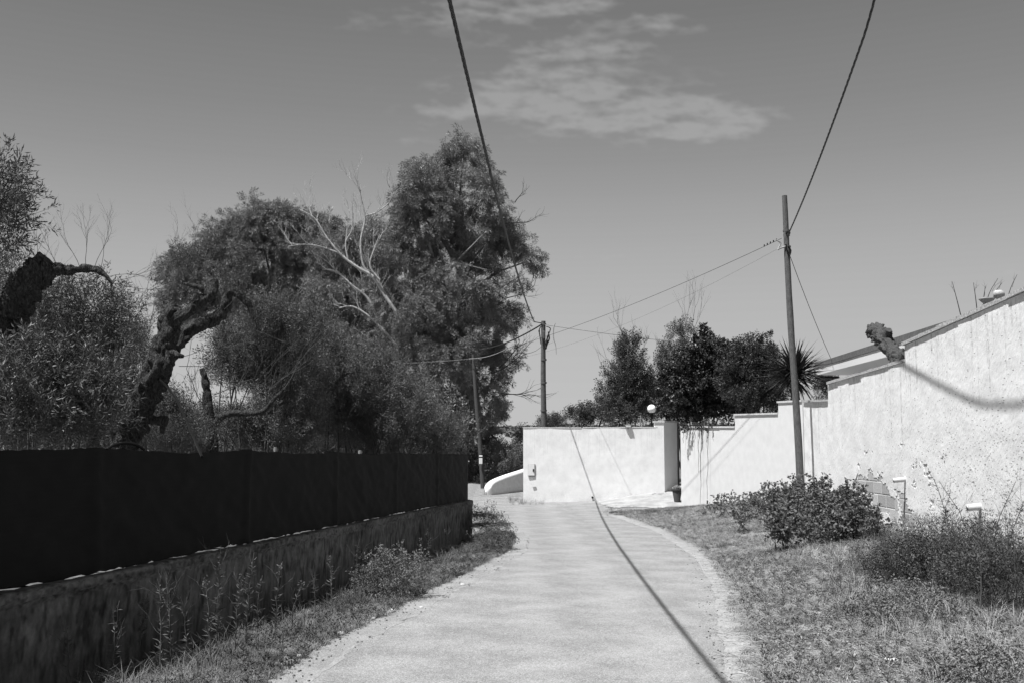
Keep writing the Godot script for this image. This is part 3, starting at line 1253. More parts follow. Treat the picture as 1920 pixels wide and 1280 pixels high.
	for i in range(0, skin.idx.size(), 3):
		for e in 3:
			var p := skin.idx[i + e]
			var q := skin.idx[i + (e + 1) % 3]
			var key := (q << 32) | p
			if edge.has(key):
				edge.erase(key)
			else:
				edge[(p << 32) | q] = true
	skin.renormal(0)
	var rim := Vector3(back.x, 0, -back.y) * 0.014
	for key in edge:
		var p: int = key >> 32
		var q: int = key & 0xffffffff
		var uvp := skin.uv[p]
		var m0 := skin.v.size()
		skin.quad(skin.v[p], skin.v[q], skin.v[q] + rim, skin.v[p] + rim)
		for i in 4:
			skin.uv[m0 + i] = uvp
	# stains of the plaster: pocks and dark specks thickening towards the near foot, runs under the coping
	var W := 2048
	var H := 480
	var data := PackedByteArray()
	data.resize(W * H)
	var s1 := fnoise(81, 0.012, 3)
	var s2 := fnoise(82, 0.05, 3)
	var r := RandomNumberGenerator.new()
	r.seed = 5
	var dabs := []
	for y in H:
		var yy := 1.0 - float(y) / H
		for x in W:
			var d := 6.0 + 16.6 * x / W
			var c := 0.96 + 0.05 * s1.get_noise_2d(x, y * 2.0) + 0.03 * s2.get_noise_2d(x * 2.0, y * 2.0)
			var near := clampf((16.0 - d) / 4.5, 0, 1)
			var wet := near * clampf((0.72 - yy) / 0.35, 0.08, 1.0) * clampf(0.75 + 1.3 * s1.get_noise_2d(x * 1.5 + 70.0, y * 3.0), 0.0, 1.4)
			if r.randf() < 0.0012 + 0.040 * wet:
				dabs.append([x, y, r.randi_range(1, 5), 1, r.randf_range(0.45, 0.9)])
			data[y * W + x] = clampi(int(c * 255.0), 0, 255)
	for q in dabs:
		for yy in q[3]:
			for xx in q[2]:
				var at: int = (q[1] + yy) * W + q[0] + xx
				if at < data.size():
					data[at] = int(data[at] * q[4])
	# runs of dirt from under the coping
	for i in 150:
		var x := r.randi_range(0, W - 6)
		var d := 6.0 + 16.6 * x / W
		var top_y := 1.61 - 0.047 * (d - 6.0) if d < 14.7 else (0.955 - 0.021 * (d - 14.7) if d < 20.0 else 0.53)
		var v0 := int((1.0 - (top_y + EYE + 0.6) / 4.0) * H) + 2
		var n := int(pow(r.randf(), 2.5) * 150.0) + 8
		var dark := r.randf_range(0.03, 0.16)
		var width := r.randi_range(2, 7)
		for y in n:
			for q in width:
				var at := (v0 + y) * W + x + q
				if at >= 0 and at < data.size():
					data[at] = int(data[at] * (1.0 - dark * (0.6 + 0.4 * sin(y * 0.3 + i))))
	# soft drop in the last pixels of a crack line below the step
	var im := Image.create_from_data(W, H, false, Image.FORMAT_L8, data)
	im.convert(Image.FORMAT_RGB8)
	for i in skin.uv.size():
		skin.uv[i].y = 1.0 - skin.uv[i].y
	var m := mat(0.84, 0.95, pattern(512, [[91, 0.02, 0.03, 3], [92, 0.11, 0.05, 2]], 0.95, 0.03, 31), 0.40, 0.38, pattern(512, [[93, 0.03, 0.15, 3], [94, 0.07, 0.6, 3]], 0.5, 0.10, 32))
	m.detail_enabled = true
	m.detail_albedo = ImageTexture.create_from_image(im)
	m.detail_blend_mode = BaseMaterial3D.BLEND_MODE_MUL
	m.detail_uv_layer = BaseMaterial3D.DETAIL_UV_2
	put(skin, "plaster_skin", m, w)
	# masonry blocks that show where the plaster is gone
	var main: PackedVector2Array = holes[0][0]
	for h in [holes[0], holes[1], holes[7], holes[8]]:
		var y := floorf(h[1].y / 0.2) * 0.2
		while y < h[2].y + 0.1:
			var row := int(round(y / 0.2))
			var d := floorf(h[1].x / 0.5) * 0.5 + (0.25 if row % 2 else 0.0) - 0.5
			while d < h[2].x:
				var hit := false
				for q in 12:
					if in_poly(Vector2(d + 0.5 * ((q % 4) + 0.5) / 4.0, y - 0.03 * (d + 0.25 - h[1].x) + 0.2 * ((q / 4) + 0.5) / 3.0), h[0]):
						hit = true
				if hit:
					var b := MB.new()
					var c := Vector2(xw(d + 0.25), d + 0.25) + back * (0.012 + 0.05 - rnd(0.002, 0.006))
					b.chamfer_box(Vector3(c.x, y + 0.1 - 0.03 * (d + 0.25 - h[1].x), -c.y), Vector3(0.1, 0.186, 0.486), 0.006, Basis(Vector3.UP, -atan(WALL_M)) * Basis(Vector3(1, 0, 0), -0.03))
					put(b, "masonry_block", [M.block, M.block_dark, M.block_pale][rng.randi() % 3], w)
				d += 0.5
			y += 0.2
	# coping
	for s in segs:
		var p := Vector2(xw(s[0]), s[0])
		var q := Vector2(xw(s[1]), s[1])
		coping_run(w, p, q + along * (0.06 if s[1] < 20.0 else -0.06), back, 0.23, s[2], 0.82, 0.05, 0.028, M.coping, 0.009, s[3] - s[2])
	# drain pipes through the wall
	for s in [[1545.0, 903.0, 0.13, 0.03, M.metal], [1698.0, 898.0, 0.17, 0.036, M.pipe], [1839.0, 949.0, 0.15, 0.042, M.pipe]]:
		var q := wpt(s[0], s[1])
		var dir := Vector3(nrm.x, -0.10, -nrm.y).normalized()
		var b := MB.new()
		var far: Vector3 = q + dir * s[2]
		b.tube(PackedVector3Array([q - dir * 0.06, far, far + dir * 0.0005, far - dir * 0.03]), PackedFloat32Array([s[3], s[3], s[3] * 0.8, s[3] * 0.78]), 14, false)
		var pipe := put(b, "drain_pipe", s[4], w)
		b = MB.new()
		b.tube(PackedVector3Array([q, far - dir * 0.025]), PackedFloat32Array([s[3] * 0.7, s[3] * 0.7]), 10)
		put(b, "pipe_mouth", M.black, pipe)


# ---------- house, pruned trunk, roof things ----------
func build_house() -> void:
	# roof edge runs from (x 9.3, 31 m) to nearer
	var a := Vector2(pt(1530, 690, 30.5).x, 30.5)
	var dirn := Vector2(-0.104, -1.0).normalized()
	var b := a + dirn * 22.0
	var back := Vector2(1.0, -0.104).normalized()
	var y1 := pt(1530, 681, 30.5).y - EYE
	var t := thing("bungalow", "white bungalow behind the rough wall, grey capped flat roof with a deep eave", "house", v2(a.x + 3.0, 22.0, -1.6))
	var mb := MB.new()
	slab(mb, a, b, back, 7.0, y1 - 0.36, y1 - 0.145)
	put(mb, "fascia", M.white_paint, t)
	mb = MB.new()
	var a2 := a - dirn * 0.12 - back * 0.02
	var b2 := b + dirn * 0.12 - back * 0.02
	# roof cap whose outer face leans inwards
	var p := []
	for q in [[a2, 0.0], [b2, 0.0], [b2 + back * 7.2, 0.0], [a2 + back * 7.2, 0.0]]:
		p.append(v2(q[0].x, q[0].y, y1 - 0.142))
	for q in [a2 + back * 0.015, b2 + back * 0.015, b2 + back * 7.185, a2 + back * 7.185]:
		p.append(v2(q.x, q.y, y1 + 0.01))
	mb.hexa(p)
	put(mb, "roof", M.roof, t)
	mb = MB.new()
	slab(mb, a + dirn * 0.9 + back * 0.9, b + back * 0.9, back, 5.5, -1.9, y1 - 0.362)
	put(mb, "house_wall", M.plaster, t)
	mb = MB.new()
	var br := pt(1540, 701, 30.6)
	mb.box(br + Vector3(0.02, 0, 0), Vector3(0.09, 0.22, 0.09))
	mb.box(br + Vector3(0.26, -0.10, 0), Vector3(0.55, 0.07, 0.09))
	put(mb, "gutter_bracket", M.black, t)
	# bowl planter and a lump of stone on the roof
	var u := pt(1838, 572, 16.4)
	u.y = y1 + EYE + 0.01
	u.x += 0.12
	t = thing("bowl_urn", "small white bowl urn on a square foot standing on the roof edge", "urn", u)
	mb = MB.new()
	mb.chamfer_box(u + Vector3(0, 0.035, 0), Vector3(0.13, 0.07, 0.13), 0.01)
	put(mb, "foot", M.white_paint, t)
	mb = MB.new()
	var line := PackedVector3Array()
	var rad := PackedFloat32Array()
	for s in [[0.07, 0.035], [0.085, 0.05], [0.11, 0.085], [0.14, 0.112], [0.158, 0.12], [0.160, 0.135], [0.172, 0.137], [0.173, 0.118], [0.15, 0.10]]:
		line.append(u + Vector3(0, s[0], 0))
		rad.append(s[1])
	mb.tube(line, rad, 20)
	put(mb, "bowl", M.stone, t)
	var l := pt(1862, 556, 15.9)
	mb = MB.new()
	line = PackedVector3Array()
	rad = PackedFloat32Array()
	l.y = y1 + EYE + 0.01
	l.x += 0.10
	for s in [[0.0, 0.05], [0.04, 0.055], [0.06, 0.03], [0.10, 0.035], [0.13, 0.075], [0.17, 0.085], [0.21, 0.08], [0.235, 0.05], [0.24, 0.01]]:
		line.append(l + Vector3(0, s[0], 0))
		rad.append(s[1])
	mb.tube(line, rad, 16, true, fnoise(7, 9.0, 2), 0.25)
	tag(put(mb, "stone_finial", M.stone), "knobbly white stone finial on the roof beside the bowl urn", "finial")
	# bare shoots behind the roof line
	var s0 := v2(pt(1850, 600, 20.0).x, 20.0, -1.2)
	t = thing("bare_sapling", "bare thin twigs rising behind the roof edge at the right", "sapling", s0)
	mb = MB.new()
	for s in [[1800, 560, 1786, 528], [1832, 552, 1826, 530], [1850, 550, 1872, 522], [1862, 545, 1880, 530], [1890, 540, 1908, 515], [1845, 552, 1849, 536]]:
		var p0 := pt(s[0], s[1] + 22, 19.5)
		var p1 := pt(s[2], s[3], 19.5)
		mb.tube(smooth([s0, s0.lerp(p0, 0.6) + Vector3(0, 0.3, 0), p0, p1]), lerp_radii(19, 0.02, 0.004), 5, false)
		twigs(mb, p0.lerp(p1, 0.5), (p1 - p0).normalized(), 0.22, 0.004, 1)
	put(mb, "twigs", M.twig, t)
	# pruned trunk leaning over the wall
	var root := v2(xw(15.8) + 0.34, 15.8, -1.5)
	t = thing("pruned_trunk", "dark gnarled sawn trunk leaning over the wall where it steps up", "tree trunk", root)
	mb = MB.new()
	var nz := fnoise(17, 11.0, 5)
	var pts := [root, root + Vector3(-0.03, 1.1, 0.0), bwp(1690, 690), bwp(1682, 668), bwp(1664, 645), bwp(1650, 628), bwp(1636, 617)]
	var line2 := smooth(pts, 16)
	var rr := PackedFloat32Array()
	for i in line2.size():
		var f := float(i) / 16.0
		rr.append(lerp_table([[0.0, 0.11], [2.0, 0.12], [2.6, 0.13], [3.0, 0.115], [3.6, 0.10], [4.2, 0.115], [5.0, 0.135], [5.6, 0.13], [6.0, 0.07]], f))
	mb.tube(line2, rr, 40, true, nz, 0.85)
	put(mb, "trunk", M.bark_stump, t)
	for s in [[1660, 650, 1667, 618, 24, 15], [1672, 668, 1650, 652, 10, 6], [1690, 676, 1696, 662, 16, 8], [1640, 622, 1629, 613, 12, 6]]:
		mb = MB.new()
		var c0 := bwp(s[0], s[1])
		var c1 := bwp(s[2], s[3])
		mb.tube(smooth([c0, c0.lerp(c1, 0.5), c1], 6), lerp_radii(13, s[4] * 15.0 / F * 0.5, s[5] * 15.0 / F * 0.5), 12, true, nz, 0.6)
		put(mb, "branch_stub", M.bark_stump, t)


# a spot a little behind the near right-hand wall's face
func bwp(px: float, py: float) -> Vector3:
	var q := pt(px, py, 1.0)
	return pt(px, py, WALL_X / (q.x - WALL_M) + 1.0)


func lerp_radii(n: int, a: float, b: float) -> PackedFloat32Array:
	var r := PackedFloat32Array()
	for i in n:
		r.append(lerpf(a, b, i / float(maxi(n - 1, 1))))
	return r


# ---------- poles and cables ----------
func pole(called: String, label: String, top: Vector3, foot: Vector3, r_top: float, r_foot: float, m: Material) -> Node3D:
	var t := thing(called, label, "utility pole", foot, "utility poles")
	var mb := MB.new()
	var n := 14
	var pts := PackedVector3Array()
	var rad := PackedFloat32Array()
	for i in n:
		var f := i / float(n - 1)
		pts.append(foot.lerp(top, f) + Vector3(0.012 * sin(f * 7.0), 0, 0.01 * sin(f * 5.0 + 1.0)))
		rad.append(lerpf(r_foot, r_top, f))
	mb.tube(pts, rad, 14, true, fnoise(rng.randi() % 999, 3.0, 2), 0.10)
	put(mb, "shaft", m, t)
	return t


func hang(a: Vector3, b: Vector3, sag: float, n := 24) -> PackedVector3Array:
	var out := PackedVector3Array()
	for i in n + 1:
		var f := i / float(n)
		out.append(a.lerp(b, f) - Vector3(0, sag * 4.0 * f * (1.0 - f), 0))
	return out


func twist(parent: Node3D, called: String, line: PackedVector3Array, strands: int, r: float, off: float, pitch: float, m: Material) -> void:
	for k in strands:
		var pts := PackedVector3Array()
		var run := 0.0
		for i in line.size():
			if i:
				run += line[i].distance_to(line[i - 1])
			var t := (line[mini(i + 1, line.size() - 1)] - line[maxi(i - 1, 0)]).normalized()
			var u := t.cross(Vector3.UP).normalized()
			var w := t.cross(u)
			var a := TAU * (run / pitch + float(k) / strands)
			pts.append(line[i] + (u * cos(a) + w * sin(a)) * off)
		var mb := MB.new()
		mb.tube(pts, lerp_radii(pts.size(), r, r), 6)
		put(mb, called, m, parent)


func simple_cable(called: String, label: String, line: PackedVector3Array, r: float, m: Material, group := "") -> void:
	var mb := MB.new()
	mb.tube(line, lerp_radii(line.size(), r, r), 6)
	tag(put(mb, called, m), label, "cable", group)


func build_poles() -> void:
	var p1t := pt(1471, 367, 21.6)
	var p1f := at_ground(pt(1503, 925, 21.3).x, 21.3, -0.3)
	var t := pole("wooden_utility_pole", "weathered wooden pole leaning slightly beside the corner of the rough wall", p1t, p1f, 0.058, 0.085, M.wood)
	var mb := MB.new()
	for s in [[433.0, 0.075], [441.0, 0.072], [463.0, 0.078]]:
		var q := pt(1470 + (s[0] - 367.0) * 0.0585 + 1.0, s[0], 21.58)
		mb = MB.new()
		mb.tube(PackedVector3Array([q - Vector3(0, 0.02, 0), q + Vector3(0, 0.02, 0)]), PackedFloat32Array([s[1], s[1]]), 12)
		put(mb, "clamp_band", M.metal, t)
	mb = MB.new()
	limb(mb, [[1474, 462, 21.5, 3], [1462, 466, 21.5, 3.5], [1459, 468, 21.5, 3], [1464, 456, 21.5, 3], [1456, 450, 21.5, 2.5]], 6)
	put(mb, "cable_loop", M.cable_pale, t)
	mb = MB.new()
	limb(mb, [[1478, 462, 21.45, 3], [1483, 470, 21.45, 3.5], [1480, 480, 21.45, 3], [1476, 470, 21.45, 3], [1474, 458, 21.45, 3]], 6)
	put(mb, "cable_slack", M.black, t)
	mb = MB.new()
	var ft := pt(1478, 437, 21.5)
	mb.chamfer_box(ft, Vector3(0.10, 0.05, 0.06), 0.01)
	put(mb, "anchor_clamp", M.black, t)

	var p2t := pt(1018.5, 602, 38.0)
	var p2f := at_ground(pt(1021, 900, 38.0).x, 38.0, -0.2)
	t = pole("wooden_utility_pole", "thick pale pole standing behind the white wall with frayed cables at its head", p2t, p2f, 0.085, 0.12, M.wood)
	mb = MB.new()
	for s in [[608.0, 0.10], [674.0, 0.115], [717.0, 0.12], [769.0, 0.125]]:
		var q := pt(1019.5, s[0], 38.0)
		mb = MB.new()
		mb.tube(PackedVector3Array([q - Vector3(0, 0.03, 0), q + Vector3(0, 0.03, 0)]), PackedFloat32Array([s[1], s[1]]), 12)
		put(mb, "clamp_band", M.metal, t)
	for s in [[[1024, 612, 37.9, 1.6], [1032, 616, 37.9, 2], [1028, 628, 37.8, 2.5], [1025, 640, 37.8, 3], [1024, 652, 37.8, 2]], [[1041, 606, 37.8, 1.8], [1038, 616, 37.8, 2.2], [1038, 634, 37.8, 2], [1042, 648, 37.8, 1.4], [1043, 664, 37.8, 1]], [[1014, 612, 37.8, 2], [1011, 620, 37.8, 2], [1013, 634, 37.8, 2], [1014, 645, 37.8, 1.5]], [[1028, 622, 37.8, 2], [1030, 634, 37.8, 3], [1026, 645, 37.8, 3], [1023, 655, 37.8, 2]]]:
		mb = MB.new()
		limb(mb, s, 6)
		put(mb, "cable_end", M.cable if s[0][0] != 1041 else M.cable_pale, t)
	for s in [[1027, 631], [1027, 639], [1024, 644], [1024, 652], [1011, 621]]:
		mb = MB.new()
		mb.chamfer_box(pt(s[0], s[1], 37.75), Vector3(0.06, 0.07, 0.06), 0.012)
		put(mb, "connector", M.black, t)
	mb = MB.new()
	mb.chamfer_box(pt(1019, 628, 37.85), Vector3(0.12, 0.30, 0.10), 0.02)
	put(mb, "junction_box", M.metal, t)

	var p3t := pt(887, 664, 41.0)
	var p3f := at_ground(pt(906, 912, 40.6).x, 40.6, -0.2)
	t = pole("wooden_utility_pole", "slim pole with tree shade put into its colour, leaning at the end of the netting, white tag low on it", p3t, p3f, 0.07, 0.095, M.wood_shaded)
	var tagp := pt(901.5, 861, 40.55)
	mb = MB.new()
	mb.chamfer_box(tagp + Vector3(0, 0, 0.07), Vector3(0.14, 0.34, 0.06), 0.01)
	var plate := put(mb, "sign_tag", M.white_paint, t)
	mb = MB.new()
	mb.chamfer_box(tagp + Vector3(0, 0.10, 0.095), Vector3(0.142, 0.05, 0.016), 0.004)
	put(mb, "tag_stripe", M.black, plate)

	# thick twisted cable overhead, sagging along the lane
	var line := PackedVector3Array()
	var d := -9.0
	while d <= 37.8:
		var x := -1.125 + 0.0525 * d
		var y := 3.69 + (0.0019 * pow(d - 25.5, 2.0) if d > 15.0 else 0.0021 * pow(d - 25.5, 2.0) + 0.00009 * pow(15.0 - d, 2.0))
		line.append(v2(x, d, y))
		d += 0.06 if d < 24.0 else 0.2
	line.append(p2t.lerp(p2f, 0.012) + Vector3(-0.06, 0, 0))
	t = thing("twisted_overhead_cable", "thick twisted black cable sagging overhead along the lane to the far pole", "cable", line[line.size() - 1], "overhead cables")
	twist(t, "strand", line, 4, 0.0125, 0.0105, 0.7, M.cable)
	# right-hand cable towards the viewer
	line = PackedVector3Array()
	d = -6.0
	while d <= 21.5:
		var x := 1.95 + 0.19 * d
		var y := 5.72087 - 0.14983 * d + 0.0036 * d * d + 0.10 * pow(maxf(11.2 - d, 0.0), 1.5)  # unseen near end bent upward to place the cable's shadow on the wall
		line.append(v2(x, d, y))
		d += 0.08
	line.append(ft)
	t = thing("twisted_overhead_cable", "black cable climbing from the leaning wooden pole to the top right of the view", "cable", ft, "overhead cables")
	twist(t, "strand", line, 3, 0.0085, 0.0075, 0.6, M.cable)
	# pole to pole
	simple_cable("overhead_cable", "taut dark cable crossing from the leaning pole to the slim far pole", hang(pt(1466, 447, 21.5), pt(889, 668, 40.9), 0.28, 40), 0.0058, M.cable, "overhead cables")
	var mb2 := MB.new()
	var ln := hang(pt(1466, 447, 21.5), pt(889, 668, 40.9), 0.28, 40)
	simple_cable("overhead_cable", "thin faint wire hanging just below the taut dark cable", hang(pt(1467, 462, 21.5), pt(890, 682, 40.9), 0.55, 40), 0.002, M.cable, "overhead cables")
	t = thing("cable_clamp_row", "row of small dark clamps on the taut cable next to the leaning pole", "cable clamps", ln[0])
	for i in 5:
		mb2 = MB.new()
		mb2.chamfer_box(ln[0].lerp(ln[1], 0.35 + i * 0.22) + Vector3(0, 0.02, 0), Vector3(0.02, 0.05, 0.03), 0.004)
		put(mb2, "clamp", M.black, t)
	simple_cable("overhead_cable", "pale service cable running right from the far pole head behind the shrubs", hang(pt(1022, 609, 37.9), pt(1524, 659, 42.0), 0.15, 30), 0.013, M.cable_pale, "overhead cables")
	simple_cable("overhead_cable", "thick dark cable from the far pole head into the eucalyptus", hang(pt(1016, 608, 37.9), pt(900, 656, 44.0), 0.15, 16), 0.028, M.cable, "overhead cables")
	simple_cable("overhead_cable", "pale wire running left from the slim pole across the olive trees", hang(pt(886, 672, 40.9), pt(335, 686, 19.0), 0.1, 24), 0.010, M.cable_pale, "overhead cables")
	simple_cable("overhead_cable", "thin service wire dropping from the leaning pole to the bungalow eave", hang(pt(1481, 478, 21.5), pt(1572, 700, 30.0), 0.12, 20), 0.007, M.cable, "overhead cables")
	simple_cable("overhead_cable", "short pale wire looping into the head of the slim far pole", hang(pt(880, 672, 40.8), pt(955, 651, 40.0), 0.12, 12), 0.012, M.cable_pale, "overhead cables")


# ---------- trees ----------
func tree(called: String, label: String, base: Vector3) -> Node3D:
	return thing(called, label, "tree", base)


func crown_limbs(mb: MB, base: Vector3, blobs: Array, r: float, lean := 0.25) -> void:
	for b in blobs:
		var c: Vector3 = b[0]
		var mid := base.lerp(c, 0.5) + Vector3(rnd(-lean, lean), rnd(0, lean * 2.0), rnd(-lean, lean))
		mb.tube(smooth([base, base.lerp(mid, 0.5), mid, c], 5), lerp_radii(16, r, r * 0.2), 7, false)


func build_far_trees() -> void:
	var euc_spray := spray(44, 0.66, 0.16, 0.024, 0.2, 0.65, 101)
	# big eucalyptus
	var base := at_ground(pt(885, 870, 48.0).x, 48.0, -0.1)
	var t := tree("eucalyptus_tree", "tallest eucalyptus with drooping grey foliage behind the slim pole", base)
	var blobs := [bl(868, 296, 40, 34, 48), bl(812, 330, 62, 52, 48), bl(905, 372, 58, 60, 48), bl(770, 372, 42, 48, 47), bl(808, 420, 84, 70, 48), bl(920, 450, 58, 52, 48), bl(984, 492, 28, 40, 48), bl(752, 500, 52, 56, 47), bl(860, 540, 86, 66, 47), bl(925, 600, 48, 60, 48), bl(760, 590, 66, 62, 46), bl(846, 650, 80, 66, 46.5), bl(930, 690, 44, 56, 48), bl(780, 680, 62, 60, 46), bl(895, 770, 56, 60, 48), bl(940, 835, 24, 44, 48), bl(840, 790, 66, 60, 48)]
	var mb := MB.new()
	var trunk_top := pt(868, 420, 48.0)
	mb.tube(smooth([base, pt(890, 780, 48.2), pt(872, 640, 48.0), pt(862, 520, 48.0), trunk_top], 6), lerp_radii(25, 0.42, 0.12), 12, false, fnoise(3, 1.5, 3), 0.25)
	put(mb, "trunk", M.bark_pale, t)
	mb = MB.new()
	for b in blobs:
		crown_limbs(mb, pt(868, clampf(640.0 + (b[0].y - 6.0) * -22.0, 380, 800), 48.0), [b], 0.13)
	for s in [[[820, 530, 46.6, 8], [838, 512, 46.4, 7], [856, 490, 46.2, 5], [884, 462, 46, 3], [905, 440, 46, 2]], [[832, 512, 46.4, 6], [830, 490, 46.4, 5], [824, 470, 46.4, 6]], [[804, 455, 46.4, 5], [808, 470, 46.4, 6], [812, 478, 46.3, 3]], [[862, 490, 46, 3], [880, 498, 46, 3], [912, 506, 46, 2]]]:
		limb(mb, s, 6)
	put(mb, "limbs", M.bark_pale, t)
	mb = MB.new()
	for s in [[930, 545, 1, 0.35, 1.6], [945, 560, 1, 0.2, 2.2], [925, 735, 1, 0.0, 2.4], [920, 700, 1, 0.45, 2.6], [935, 690, 1, 0.6, 2.2], [940, 740, 1, -0.1, 2.0], [965, 380, 0.4, 1, 0.9], [945, 420, 1, 0.2, 1.6]]:
		twigs(mb, pt(s[0], s[1], 47.0), Vector3(s[2], s[3], 0.2).normalized(), s[4] * 0.75, 0.028, 2, 0.45, 0.1)
	put(mb, "dead_twigs", M.twig, t).set_meta("kind", "stuff")
	foliage(t, "crown", euc_spray, M.euc, crown_xf(blobs, 9500, 24, 0.46, 0.26, [0.55, -0.7, 0.45], [0.55, 1.15], -0.14, 0.65, 1.25))
	# second eucalyptus
	base = at_ground(pt(505, 850, 58.0).x, 58.0, -0.1)
	t = tree("eucalyptus_tree", "broad rounded eucalyptus crown behind the gnarled olives", base)
	blobs = [bl(482, 412, 52, 38, 58), bl(432, 452, 46, 42, 58), bl(540, 432, 52, 44, 58), bl(500, 490, 78, 50, 58), bl(590, 470, 42, 46, 58), bl(556, 535, 54, 40, 58), bl(345, 500, 44, 28, 58), bl(392, 512, 46, 40, 58), bl(440, 545, 70, 44, 58), bl(350, 560, 40, 40, 58), bl(598, 436, 36, 32, 58), bl(575, 490, 56, 44, 57), bl(404, 474, 44, 36, 58), bl(520, 420, 44, 36, 57.5)]
	mb = MB.new()
	mb.tube(smooth([base, pt(520, 700, 58.0), pt(525, 580, 58.0), pt(510, 480, 58.0)], 6), lerp_radii(19, 0.40, 0.15), 10, false)
	put(mb, "trunk", M.bark_pale, t)
	mb = MB.new()
	crown_limbs(mb, pt(522, 600, 58.0), blobs, 0.14)
	put(mb, "limbs", M.bark_pale, t)
	foliage(t, "crown", euc_spray, M.euc_far, crown_xf(blobs, 9000, 24, 0.5, 0.26, [0.6, -0.5, 0.45], [0.6, 1.2], -0.26, 0.5, 1.15))
	# third, lower mass in front
	base = at_ground(pt(640, 850, 53.0).x, 53.0, -0.1)
	t = tree("eucalyptus_tree", "lower eucalyptus filling the gap left of the tallest one", base)
	blobs = [bl(652, 470, 34, 40, 53), bl(690, 450, 26, 40, 53), bl(650, 560, 70, 44, 53), bl(600, 620, 66, 50, 52), bl(690, 640, 60, 60, 52), bl(640, 700, 70, 60, 52), bl(560, 660, 60, 60, 52), bl(480, 640, 70, 50, 54), bl(720, 560, 40, 50, 52), bl(615, 530, 52, 46, 54), bl(630, 470, 36, 40, 55), bl(690, 520, 44, 50, 53)]
	mb = MB.new()
	mb.tube(smooth([base, pt(645, 720, 53.0), pt(655, 600, 53.0), pt(660, 500, 53.0)], 6), lerp_radii(19, 0.34, 0.12), 10, false)
	put(mb, "trunk", M.bark_pale, t)
	foliage(t, "crown", euc_spray, M.euc_far, crown_xf(blobs, 7500, 24, 0.5, 0.26, [0.6, -0.6, 0.45], [0.6, 1.15], -0.15, 0.5, 1.15))
	# dead tree with pale bare limbs
	base = at_ground(pt(790, 860, 46.6).x, 45.2, -0.1)
	t = tree("dead_tree", "bare pale dead limbs reaching up between the eucalyptus crowns", base)
	mb = MB.new()
	mb.tube(smooth([base, pt(785, 720, 46.8), pt(762, 610, 46.6)], 6), lerp_radii(13, 0.20, 0.13), 9, false)
	put(mb, "trunk", M.bark_pale, t)
	mb = MB.new()
	var lines := [[[762, 610, 45.2, 11], [725, 560, 45.2, 10], [700, 520, 45.2, 9], [668, 500, 45.2, 8], [640, 478, 45.2, 6], [612, 445, 45.2, 5], [590, 410, 45.2, 4], [560, 392, 45.2, 2]], [[702, 520, 45.2, 7], [682, 500, 45.2, 6], [676, 455, 45.2, 6], [684, 410, 45.2, 5], [676, 370, 45.2, 4], [672, 345, 45.2, 3]], [[684, 405, 45.2, 4], [710, 396, 45.2, 3], [734, 372, 45.2, 2.5], [728, 345, 45.2, 1.5]], [[716, 620, 45.5, 8], [690, 560, 45.5, 7], [660, 535, 45.5, 6], [632, 510, 45.5, 5], [608, 505, 45.5, 3]], [[712, 525, 45.0, 5], [694, 500, 45.0, 5], [700, 470, 45.0, 3], [712, 440, 45.0, 2]], [[652, 486, 45.2, 5], [648, 455, 45.2, 4], [660, 430, 45.2, 3], [662, 400, 45.2, 2]], [[640, 476, 45.2, 4], [600, 462, 45.2, 3], [570, 458, 45.2, 2], [540, 462, 45.2, 1.5]], [[746, 650, 45.4, 7], [700, 600, 45.4, 5], [662, 575, 45.4, 4], [635, 578, 45.4, 2]]]
	for s in lines:
		var line := limb(mb, s.map(func(q): return [q[0], q[1], q[2], q[3] * 0.72]), 7)
		for i in range(4, line.size(), 3):
			twigs(mb, line[i], ((line[i] - line[i - 1]).normalized() + rdir() * 0.9 + Vector3(-0.15, 0.5, 0)).normalized(), rnd(0.5, 1.4), 0.016, 2, 0.5, 0.3)
	put(mb, "bare_limbs", M.dead_wood, t)


